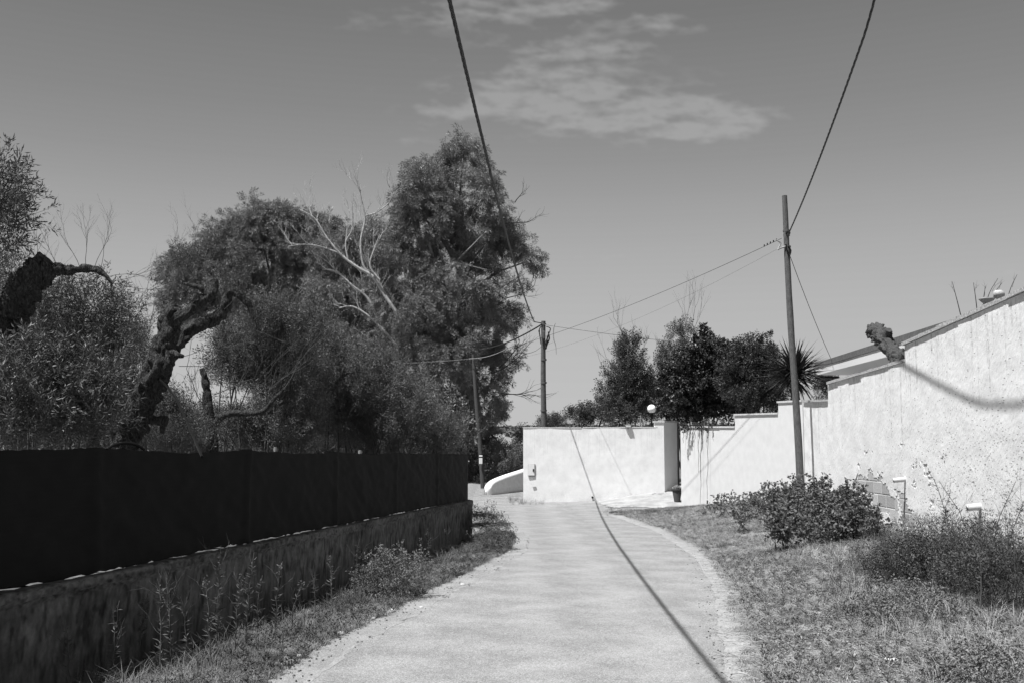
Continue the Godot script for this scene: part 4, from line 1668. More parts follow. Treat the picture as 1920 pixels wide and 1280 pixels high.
func build_olives() -> void:
	var nz := fnoise(27, 10.0, 5)
	var olive_spray := spray(30, 0.40, 0.055, 0.013, 0.25, 0.7, 201)
	var fine_spray := spray(56, 0.42, 0.036, 0.012, 0.2, 0.8, 202)
	# leftmost olive, half out of the picture
	var base := at_ground(-6.2, 9.6, -0.1)
	var t := tree("olive_tree", "leftmost olive with a thick sawn limb and silvery leaves at the picture's edge", base)
	var mb := MB.new()
	limb(mb, [[-190, 900, 9.6, 95], [-120, 760, 9.4, 84], [-40, 660, 9.2, 76], [10, 590, 9.1, 66], [48, 540, 9.0, 58], [75, 508, 9.0, 54], [92, 492, 9.0, 46]], 32, nz, 0.62, 14)
	put(mb, "trunk", M.bark, t)
	mb = MB.new()
	limb(mb, [[84, 508, 9, 30], [112, 505, 9, 20], [140, 506, 9.0, 16], [168, 503, 9.0, 15], [192, 512, 9.0, 9], [206, 528, 9.0, 6], [209, 540, 9.0, 4]], 16, nz, 0.8, 10)
	put(mb, "branch", M.bark, t)
	mb = MB.new()
	for s in [[150, 504, -0.5, 1.0, 0.45], [160, 503, 0.0, 1.0, 0.5], [175, 505, 0.15, 1.0, 0.55], [186, 508, 0.4, 1.0, 0.4], [110, 505, -0.5, 1, 0.4], [198, 520, 1, 0.1, 0.5], [204, 526, 1.0, -0.1, 0.6], [207, 534, 0.8, -0.6, 0.5], [205, 530, 1, -0.3, 0.6], [60, 520, -0.3, 1, 0.5], [40, 545, -0.4, 1, 0.5], [70, 505, 0.1, 1, 0.4]]:
		twigs(mb, pt(s[0], s[1], 9.0), Vector3(s[2], s[3], rnd(-0.2, 0.2)).normalized(), s[4] * 0.72, 0.0028, 3, 0.35, 0.1)
	put(mb, "bare_twigs", M.twig, t)
	var blobs := [bl(22, 392, 34, 52, 8.8), bl(4, 450, 36, 46, 8.8), bl(-30, 380, 60, 80, 8.8), bl(8, 500, 30, 26, 10.4)]
	foliage(t, "upper_leaves", olive_spray, M.olive, crown_xf(blobs, 240, 1, 0, 0.5, [0.5, 0.6, 0.5], [0.6, 1.1], -0.3, 3.0))
	blobs = [bl(40, 720, 80, 56, 8.6), bl(130, 730, 90, 60, 8.8), bl(40, 790, 90, 60, 8.4), bl(130, 800, 80, 46, 8.8), bl(-20, 660, 60, 50, 10.6), bl(165, 770, 50, 50, 9.6)]
	foliage(t, "lower_leaves", olive_spray, M.olive, crown_xf(blobs, 1050, 1, 0, 0.45, [0.4, 0.7, 0.5], [0.6, 1.1], -0.30, 3.0))
	# small leafy olive between the trunks
	base = at_ground(pt(170, 850, 13.5).x, 13.5, -0.1)
	t = tree("olive_tree", "small leafy olive clump between the two gnarled trunks", base)
	mb = MB.new()
	for s in [[[175, 860, 13.5, 26], [165, 740, 13.5, 20], [158, 650, 13.5, 10], [150, 590, 13.5, 5]], [[172, 780, 13.5, 16], [205, 690, 13.5, 9], [212, 620, 13.5, 5]], [[168, 760, 13.5, 14], [110, 670, 13.5, 8], [90, 610, 13.5, 4]]]:
		limb(mb, s, 8)
	put(mb, "trunk", M.bark, t)
	blobs = [bl(150, 580, 70, 45, 13.5), bl(200, 625, 48, 40, 13.5), bl(120, 640, 70, 45, 13.5), bl(230, 590, 24, 30, 13.5), bl(90, 580, 50, 40, 13.5), bl(190, 700, 50, 50, 13.5)]
	foliage(t, "crown", olive_spray, M.olive, crown_xf(blobs, 900, 6, 0.20, 0.4, [0.5, 0.5, 0.5], [0.6, 1.1], -0.2, 2.0), 0.85)
	# the gnarled olive in the middle
	base = at_ground(pt(215, 850, 11.8).x, 11.8, -0.1)
	t = tree("olive_tree", "gnarled forked olive trunk with sawn ends, second tree from the picture's left edge", base)
	mb = MB.new()
	limb(mb, [[170, 950, 11.8, 70], [225, 830, 11.8, 58], [262, 765, 11.7, 48], [290, 705, 11.6, 50], [308, 650, 11.6, 40], [316, 612, 11.6, 38], [322, 580, 11.6, 34], [325, 571, 11.6, 22]], 32, nz, 0.62, 14)
	put(mb, "trunk", M.bark, t)
	for s in [[[318, 605, 11.6, 36], [345, 590, 11.5, 26], [372, 570, 11.5, 26], [395, 552, 11.4, 24], [402, 534, 11.4, 20], [400, 524, 11.4, 14]], [[392, 552, 11.4, 20], [376, 540, 11.4, 14], [356, 534, 11.4, 10], [344, 532, 11.4, 6]], [[300, 690, 11.7, 44], [335, 640, 11.9, 36], [365, 612, 12.0, 34], [400, 600, 12.1, 32], [420, 580, 12.1, 28], [428, 552, 12.1, 22], [440, 548, 12.0, 20], [462, 566, 12.0, 18], [476, 600, 12.0, 10], [482, 640, 12.0, 5]], [[255, 780, 11.7, 26], [285, 786, 11.7, 22], [305, 790, 11.7, 28], [312, 792, 11.7, 22]], [[305, 800, 11.7, 14], [303, 812, 11.7, 12]], [[312, 650, 11.6, 20], [330, 664, 11.5, 14], [344, 668, 11.5, 8]]]:
		mb = MB.new()
		limb(mb, s.map(func(q): return [q[0], q[1], q[2], q[3] * 0.74]), 24, nz, 0.55, 12)
		put(mb, "branch", M.bark, t)
	mb = MB.new()
	for s in [[376, 540, -0.4, 1.0, 0.6], [350, 533, -0.5, 1.0, 0.7], [400, 530, 0.1, 1, 0.7], [410, 545, 0.4, 1, 0.7], [440, 548, 0.4, 0.9, 0.8], [470, 580, 1, 0.4, 0.7], [480, 620, 1, -0.3, 0.6], [344, 668, 1, 0.4, 0.6], [420, 580, 0.6, 0.8, 0.6], [476, 600, 0.8, 0.8, 0.5], [360, 534, -0.2, 1.0, 0.8], [365, 655, 0.9, -0.4, 0.7], [395, 690, 0.7, -0.9, 0.8]]:
		twigs(mb, pt(s[0], s[1], 11.8), Vector3(s[2], s[3], rnd(-0.2, 0.2)).normalized(), s[4] * 0.7, 0.0034, 3, 0.4, 0.1)
	put(mb, "bare_twigs", M.twig, t)
	blobs = [bl(345, 502, 34, 24, 11.9), bl(440, 530, 30, 20, 12.0), bl(265, 690, 34, 60, 12.2), bl(290, 810, 40, 36, 13.0), bl(350, 825, 70, 24, 12.6)]
	foliage(t, "shoots", fine_spray, M.olive, crown_xf(blobs, 300, 1, 0, 0.5, [0.3, 1.0, 0.4], [0.4, 0.8], -0.25, 3.0), 0.75)
	# old olive further right with sawn dark limbs low down
	base = at_ground(pt(400, 860, 15.5).x, 15.5, -0.1)
	t = tree("olive_tree", "low broken olive with dark sawn limbs above the netting's middle", base)
	for s in [[[392, 900, 15.5, 44], [396, 830, 15.5, 38], [390, 760, 15.5, 30], [384, 710, 15.5, 24], [378, 690, 15.5, 16]], [[396, 800, 15.4, 22], [420, 778, 15.3, 24], [450, 774, 15.3, 20], [490, 772, 15.2, 16], [512, 750, 15.2, 14], [532, 730, 15.2, 8]], [[505, 760, 15.2, 12], [500, 742, 15.2, 9], [486, 735, 15.2, 6]], [[630, 720, 17, 10], [645, 702, 17, 14], [662, 698, 17, 6]]]:
		mb = MB.new()
		limb(mb, s.map(func(q): return [q[0], q[1], q[2], q[3] * 0.55]), 20, nz, 0.6, 12)
		put(mb, "branch", M.bark, t)
	mb = MB.new()
	for s in [[384, 700, 0.4, 1], [400, 740, 0.9, 0.5], [430, 776, 0.3, 1], [470, 774, 0.5, 1], [530, 732, 0.8, 0.8], [398, 790, -0.6, 0.7], [380, 770, -0.8, -0.2]]:
		twigs(mb, pt(s[0], s[1], 15.3), Vector3(s[2], s[3], 0.1).normalized(), 0.9, 0.008, 2, 0.6, 0.1)
	put(mb, "bare_twigs", M.twig, t)
	# fine leaved thickets behind the netting
	var thick := [
		["feathery grey green thicket filling the space above the netting's far half", 19.0, [[640, 700, 80, 46], [700, 740, 80, 60], [765, 790, 60, 46], [620, 780, 90, 60], [820, 822, 44, 36], [720, 820, 90, 40], [560, 740, 60, 60]], 2900, -0.16],
		["loose thicket between the gnarled olive and the broken olive", 17.0, [[450, 690, 60, 60], [520, 680, 60, 60], [560, 640, 50, 40], [500, 620, 50, 40], [440, 640, 40, 40], [540, 800, 70, 50], [470, 825, 70, 30]], 1900, -0.05],
		["thin bright leaved thicket behind the leftmost olive's leaves", 16.0, [[60, 620, 70, 40], [150, 690, 80, 50], [250, 670, 36, 50], [30, 560, 50, 30], [260, 780, 60, 60], [330, 820, 60, 40]], 1100, -0.05]]
	for h in thick:
		var b2 := []
		for q in h[2]:
			b2.append(bl(q[0], q[1], q[2], q[3], h[1] + rnd(-1.0, 1.0), 1.2))
		base = at_ground(b2[0][0].x, h[1], -0.05)
		t = thing("thicket", h[0], "bush", base, "thickets behind the netting")
		mb = MB.new()
		for q in b2:
			for k in 3:
				var foot := at_ground(q[0].x + rnd(-0.4, 0.4), -q[0].z, -0.05)
				mb.tube(smooth([foot, foot.lerp(q[0], 0.5) + Vector3(rnd(-0.15, 0.15), 0, rnd(-0.15, 0.15)), q[0] + rdir() * q[1] * 0.6], 5), lerp_radii(11, 0.022, 0.006), 5, false)
				twigs(mb, q[0] + rdir() * q[1] * 0.5, (rdir() + Vector3.UP * 1.6).normalized(), rnd(0.4, 0.9), 0.007, 2, 0.5, 0.2)
		put(mb, "stems", M.twig, t)
		foliage(t, "leaves", fine_spray, M.shrub, crown_xf(b2, h[3], 4, 0.22, 0.45, [0.35, 0.8, 0.5], [0.7, 1.4], h[4], 1.2), 1.25)
	for h in [["dark undergrowth behind the left half of the netting", -60, 430, 24.0], ["dark undergrowth behind the right half of the netting", 440, 860, 27.0]]:
		var b3 := []
		var px: float = h[1]
		while px < h[2]:
			b3.append(bl(px, 820 + rnd(-14, 10), 48, 34, h[3] + rnd(-2.0, 2.0), 1.3))
			px += 44.0
		t = thing("undergrowth", h[0], "bush", at_ground(b3[3][0].x, h[3]), "thickets behind the netting")
		foliage(t, "leaves", fine_spray, M.shrub, crown_xf(b3, 1500, 4, 0.3, 0.45, [0.35, 0.8, 0.5], [1.0, 1.8], -0.35, 1.0), 0.9)
	# leafy bush low at the far end of the netting
	t = thing("thicket", "leafy bush with small round leaves just behind the far end of the netting", "bush", at_ground(pt(820, 850, 23.0).x, 23.0), "thickets behind the netting")
	foliage(t, "leaves", spray(20, 0.35, 0.07, 0.045, 0.2, 0.8, 203, true), M.shrub, crown_xf([bl(800, 760, 46, 50, 23), bl(840, 810, 44, 44, 23), bl(760, 810, 60, 40, 23)], 520, 3, 0.2, 0.4, [0.5, 0.5, 0.5], [0.8, 1.4], -0.2, 1.5), 1.3)


func build_right_garden() -> void:
	var small := spray(26, 0.34, 0.06, 0.022, 0.15, 0.8, 301)
	var round_leaf := spray(18, 0.32, 0.085, 0.055, 0.3, 0.9, 302, true)
	var defs := [
		["upright_shrub", "tall upright shrub rising behind the white wall left of the globe lamp", 39.0, [[1172, 690, 32, 44], [1160, 740, 30, 40], [1188, 720, 30, 50], [1176, 660, 22, 26], [1165, 775, 36, 24], [1196, 770, 26, 26]], small, M.shrub, 1500, -0.2, 1.0],
		["upright_shrub", "taller loose shrub with thin bare shoots behind the globe lamp", 40.0, [[1280, 630, 22, 24], [1262, 660, 22, 36], [1268, 720, 34, 46], [1235, 730, 24, 50], [1250, 770, 50, 26], [1290, 690, 18, 36]], small, M.shrub, 1500, -0.12, 1.1],
		["ivy_mound", "dense dark ivy mound spilling over the lower step of the white wall", 34.5, [[1300, 740, 54, 52], [1350, 730, 50, 56], [1390, 750, 34, 40], [1290, 700, 30, 40], [1330, 690, 40, 40], [1250, 772, 26, 24], [1375, 700, 24, 36]], round_leaf, M.dark_leaf, 1900, -0.35, 1.0],
		["small_cypress", "narrow dark leafy spire above the ivy mound", 35.5, [[1318, 650, 10, 22], [1314, 690, 16, 26], [1352, 672, 10, 18]], round_leaf, M.dark_leaf, 420, -0.5, 0.9],
		["garden_shrub", "rounded glossy shrub with arching sprays left of the yucca", 33.0, [[1420, 700, 40, 46], [1400, 670, 26, 26], [1440, 720, 30, 46], [1385, 710, 30, 40], [1410, 750, 50, 30], [1462, 735, 26, 40], [1430, 665, 18, 20]], small, M.dark_leaf, 1700, -0.3, 1.5],
		["low_oleander", "low dark bush just above the white wall's top edge", 40.0, [[1085, 784, 18, 16], [1108, 784, 22, 14], [1132, 770, 14, 20], [1138, 752, 10, 10]], small, M.shrub, 420, -0.4, 0.9],
		["distant_bush", "small distant bush right of the thick pale pole", 62.0, [[1040, 792, 22, 8], [1020, 794, 10, 6]], small, M.shrub, 300, -0.4, 0.9],
		["distant_bush", "dark treetop glimpsed between the yucca and the bungalow", 40.0, [[1548, 722, 10, 16], [1552, 738, 12, 12]], small, M.dark_leaf, 220, -0.5, 1.2]]
	for h in defs:
		var blobs := []
		for q in h[3]:
			blobs.append(bl(q[0], q[1], q[2], q[3], h[2], 1.0))
		var base := Vector3(blobs[0][0].x, th(blobs[0][0].x, h[2]), -h[2])
		var t := thing(h[0], h[1], "shrub", base)
		var mb := MB.new()
		for q in blobs:
			mb.tube(smooth([base, base.lerp(q[0], 0.5) + Vector3(rnd(-0.1, 0.1), 0, 0), q[0]], 5), lerp_radii(11, 0.05, 0.012), 6, false)
		put(mb, "stems", M.twig, t)
		foliage(t, "leaves", h[4], h[5], crown_xf(blobs, h[6], 5, 0.22, 0.4, [0.5, 0.6, 0.5], [0.9, 1.5], h[7], 1.2), h[8])
		if h[0] == "upright_shrub":
			mb = MB.new()
			for k in 16:
				var q: Array = blobs[k % blobs.size()]
				twigs(mb, q[0] + rdir() * q[1] * 0.7, (Vector3.UP * 2.0 + rdir()).normalized(), rnd(0.8, 1.6), 0.012, 2, 0.35, 0.3)
			put(mb, "bare_shoots", M.twig_pale, t)
		if h[0] == "garden_shrub":
			mb = MB.new()
			var leaves := []
			var tint := []
			for s in [[[1400, 672, 33, 1.5], [1380, 648, 33, 1.4], [1355, 637, 33, 1.2], [1332, 640, 33, 1]], [[1405, 660, 33, 1.5], [1390, 648, 33, 1.5], [1370, 640, 33, 1]], [[1415, 660, 33, 1.6], [1425, 642, 33, 1.4], [1436, 630, 33, 1.2], [1450, 626, 33, 1]], [[1430, 668, 33, 1.5], [1444, 654, 33, 1.3], [1458, 660, 33, 1.0]]]:
				var line := limb(mb, s, 5)
				for i in line.size():
					for k in 2:
						leaves.append(Transform3D(facing((rdir() + Vector3.UP * 0.4).normalized(), rnd(0.35, 0.6)), line[i]))
						tint.append(rnd(0.8, 1.3))
			put(mb, "arching_stems", M.twig, t)
			scatter(t, "arching_leaves", round_leaf, M.dark_leaf, leaves, tint, "stuff")
	# strands of vine that hang over the stepped wall
	var root := pt(1300, 790, 29.4)
	var v := thing("hanging_vine", "dry vine strands hanging down the stepped white wall beside the gate", "vine", root)
	for s in [[1284, 800, 830], [1300, 798, 845], [1312, 797, 885], [1316, 797, 945], [1329, 797, 935], [1306, 798, 822], [1320, 798, 826]]:
		var mb := MB.new()
		var k: float = (s[0] - 1275.0) / 228.0
		var dd := 1.0 / lerpf(1.0 / 30.0, 1.0 / 22.64, k) - 0.06
		var n := 8
		var sp := []
		for i in n + 1:
			var f := i / float(n)
			sp.append([s[0] - 3.0 * f + rnd(-1.2, 1.2), lerpf(s[1] - 4, s[2], f), dd, lerpf(1.2, 0.6, f)])
		limb(mb, sp, 5)
		put(mb, "strand", M.twig, v)
	foliage(v, "leaves", round_leaf, M.dark_leaf, crown_xf([bl(1290, 797, 18, 9, 29.3), bl(1320, 798, 14, 8, 28.6), bl(1340, 794, 30, 6, 28.0)], 90, 1, 0, 0.5, [0.4, -0.4, 0.5], [0.4, 0.8]), 1.2)
	# yucca
	var yc := pt(1490, 702, 27.0)
	var yb := Vector3(yc.x, th(yc.x, 27.5), yc.z)
	var t := thing("yucca", "spiky yucca head of sword leaves behind the wooden pole", "yucca", yb)
	var mb := MB.new()
	mb.tube(smooth([yb, yb.lerp(yc, 0.5) + Vector3(0.05, 0, 0), yc], 6), lerp_radii(13, 0.12, 0.09), 12, true, fnoise(9, 6.0, 2), 0.4)
	put(mb, "trunk", M.bark, t)
	mb = MB.new()
	for i in 360:
		var dir := rdir()
		dir.y = dir.y * 0.9 + 0.18
		dir = dir.normalized()
		var length := rnd(0.65, 1.2) * (1.0 if dir.y > -0.3 else 0.8)
		var side := dir.cross(Vector3.UP + rdir() * 0.3).normalized()
		var up := dir.cross(side).normalized()
		if up.y < 0:
			up = -up
		var w := 0.028
		var b0 := yc + dir * 0.06 + Vector3(0, rnd(-0.15, 0.1), 0)
		var m1 := b0 + dir * length * 0.5 + up * 0.02
		var tip := b0 + dir * length - Vector3.UP * length * rnd(0.0, 0.12)
		var tone := rnd(0.7, 1.3)
		mb.col = Color(tone, tone, tone)
		mb.quad(b0 - side * w * 0.6, m1 - side * w + up * 0.012, m1, b0)
		mb.quad(b0, m1, m1 + side * w + up * 0.012, b0 + side * w * 0.6)
		mb.tri(m1 - side * w + up * 0.012, tip, m1)
		mb.tri(m1, tip, m1 + side * w + up * 0.012)
	put(mb, "leaves", M.yucca, t)
	# scrub and hedge beyond the crossing, and the far land
	t = thing("scrub_hedge", "scrub tinted pale as if sunlit beside the white wall's left corner", "hedge", at_ground(-0.2, 46.0))
	foliage(t, "leaves", small, M.shrub, crown_xf([bl(960, 880, 34, 40, 46), bl(935, 870, 26, 36, 47), bl(985, 850, 20, 40, 47)], 900, 5, 0.25, 0.45, [0.3, 0.9, 0.4], [0.9, 1.6], -0.3, 1.2), 2.2)  # leaf tint raised to stand for sunlight on the scrub
	t = thing("scrub_hedge", "scrub in darker leaf colour as if shaded at the foot of the eucalyptus beside the slim pole", "hedge", at_ground(-2.2, 45.0))
	foliage(t, "leaves", small, M.dark_leaf, crown_xf([bl(880, 880, 40, 40, 45), bl(830, 860, 60, 40, 45), bl(905, 905, 14, 16, 44)], 900, 5, 0.25, 0.45, [0.3, 0.9, 0.4], [0.9, 1.6], -0.3, 1.2), 0.9)  # darker leaf colour stands for shade under the eucalyptus
	# low scrub on the field behind the olives
	var scrub := MB.new()
	for i in 900:
		var p := rdir() * 0.5 * pow(rng.randf(), 0.35)
		p.y = absf(p.y) * 1.1
		var dir := (rdir() + Vector3.UP * 0.5).normalized()
		var k := rnd(0.6, 1.3)
		scrub.col = Color(k, k, k)
		scrub.leaf(p, dir, dir.cross(rdir()).normalized(), 0.11, 0.035)
	var sx := []
	var st := []
	for i in 420:
		var d := rnd(50.0, 150.0)
		var x := pt(rnd(-40.0, 900.0), 800, d).x
		sx.append(Transform3D(Basis(Vector3.UP, rnd(0, TAU)).scaled(Vector3(rnd(3, 6), rnd(1.6, 3.0), rnd(3, 6))), at_ground(x, d, -0.1)))
		st.append(rnd(0.6, 1.2))
	tag(scatter(null, "field_scrub", scrub.mesh(), M.shrub, sx, st, "stuff"), "low scrub on the field behind the olive trees", "scrub")
	var far := []
	var tint := []
	for i in 700:
		var x := rnd(-260.0, 320.0)
		var d := rnd(150.0, 420.0)
		far.append(Transform3D(Basis(Vector3.UP, rnd(0, TAU)).scaled(Vector3(rnd(5, 11), rnd(2.0, 4.5), rnd(5, 9))), at_ground(x, d, 0.3)))
		tint.append(rnd(0.8, 1.6))
	var clump := MB.new()
	for i in 420:
		var p := rdir() * Vector3(0.5, 0.5, 0.5) * pow(rng.randf(), 0.3)
		p.y = absf(p.y)
		var dir := rdir()
		clump.broad_leaf(p, dir, dir.cross(rdir()).normalized(), 0.16, 0.10)
	var f := scatter(null, "far_scrub", clump.mesh(), M.shrub, far, tint, "stuff")
	tag(f, "low dark scrub along the far horizon", "scrub")


# ---------- verge plants ----------
func tuft(blades: int, h: float, w: float, spread: float, s: int) -> ArrayMesh:
	var keep := rng.state
	rng.seed = s
	var mb := MB.new()
	for i in blades:
		var a := rnd(0, TAU)
		var out := Vector3(cos(a), 0, sin(a))
		var side := Vector3(-sin(a + rnd(-0.8, 0.8)), 0, cos(a))
		var b := out * rnd(0, 0.35) * spread
		var hh := h * rnd(0.4, 1.0)
		var lean := rnd(0.1, 1.0) * spread
		var m := b + Vector3.UP * hh * 0.6 + out * lean * 0.35
		var t := b + Vector3.UP * hh * rnd(0.7, 1.0) + out * lean
		var k := rnd(0.7, 1.25)
		mb.col = Color(k, k, k)
		mb.quad(b - side * w * 0.5, m - side * w * 0.4, m + side * w * 0.4, b + side * w * 0.5)
		mb.tri(m - side * w * 0.4, t, m + side * w * 0.4)
	rng.state = keep
	return mb.mesh()


func straws(count: int, s: int) -> ArrayMesh:
	var keep := rng.state
	rng.seed = s
	var mb := MB.new()
	for i in count:
		var a := rnd(0, TAU)
		var dir := Vector3(cos(a), rnd(-0.1, 0.25), sin(a))
		var p := Vector3(rnd(-0.12, 0.12), rnd(0.008, 0.03), rnd(-0.12, 0.12))
		var side := Vector3(-sin(a), 0, cos(a)) * rnd(0.0015, 0.003)
		var l := rnd(0.05, 0.16)
		var k := rnd(0.6, 1.3)
		mb.col = Color(k, k, k)
		mb.quad(p - side, p + dir * l - side, p + dir * l + side, p + side)
	rng.state = keep
	return mb.mesh()


func weed_stalk(parent: Node3D, foot: Vector3, h: float, lean: Vector3, leafy: float, seedy: bool, m: Material, tone := 1.0) -> void:
	var mb := MB.new()
	var pts := PackedVector3Array()
	var n := 9
	for i in n + 1:
		var f := i / float(n)
		pts.append(foot + Vector3(0, h * f, 0) + lean * f * f + Vector3(rnd(-1, 1), 0, rnd(-1, 1)) * 0.008)
	mb.col = Color(tone, tone, tone)
	mb.tube(pts, lerp_radii(n + 1, 0.0055, 0.0025), 5, false)
	put(mb, "stem", m, parent)
	mb = MB.new()
	var k := int(h * 75.0 * leafy)
	for i in k:
		var f := rnd(0.08, 0.92)
		var q := mini(int(f * n), n - 1)
		var p := pts[q].lerp(pts[q + 1], f * n - q)
		var a := i * 2.4
		var dir := Vector3(cos(a), rnd(0.1, 0.7), sin(a)).normalized()
		var c := tone * rnd(0.7, 1.3)
		mb.col = Color(c, c, c)
		mb.leaf(p, dir, dir.cross(rdir()).normalized(), rnd(0.04, 0.09) * (1.2 - f * 0.6), 0.009)
	for i in 4:
		var f := rnd(0.5, 0.85)
		var q := mini(int(f * n), n - 1)
		twigs(mb, pts[q], (Vector3.UP + rdir() * 0.7).normalized(), h * 0.25, 0.0016, 1, 0.4, 0.1)
	put(mb, "leaves", m, parent)
	if seedy:
		mb = MB.new()
		for i in 26:
			var dir := (rdir() + Vector3.UP * 0.4).normalized()
			var c := rnd(2.0, 3.6)
			mb.col = Color(c, c, c)
			mb.leaf(pts[n] + rdir() * 0.02 + Vector3(0, rnd(-0.05, 0.02), 0), dir, dir.cross(rdir()).normalized(), 0.022, 0.012)
		put(mb, "seed_head", m, parent).set_meta("kind", "stuff")


func verge_xf(n: int, d0: float, d1: float, left: bool, lo: float, hi: float, smin: float, smax: float, bias := 1.0) -> Array:
	var xf := []
	var tint := []
	var nz := fnoise(77, 0.9, 3)
	var nf := fnoise(78, 3.0, 2)
	while xf.size() < n:
		var d := d0 + (d1 - d0) * pow(rng.randf(), bias)
		var f := rnd(lo, hi)
		var x := 0.0
		if left:
			x = lerpf(xl(d), xleft(d) + 0.03, f)
		else:
			x = lerpf(xr(d), xw(d) - 0.05, f)
		var p := nz.get_noise_2d(x, d) + 0.5 * nf.get_noise_2d(x, d)
		if rng.randf() < -p * 1.2:
			continue
		xf.append(Transform3D(Basis(Vector3.UP, rnd(0, TAU)).scaled(Vector3.ONE * rnd(smin, smax)), at_ground(x, d, -0.012)))
		tint.append(clampf(0.88 + 1.1 * p, 0.35, 2.0) * rnd(0.8, 1.25))
	return [xf, tint]


func nth(i: int) -> String:
	return ["first", "second", "third", "fourth", "fifth", "sixth", "seventh", "eighth", "ninth", "tenth", "eleventh", "twelfth", "thirteenth", "fourteenth", "fifteenth", "sixteenth", "seventeenth", "eighteenth", "nineteenth", "twentieth", "twenty first"][i]


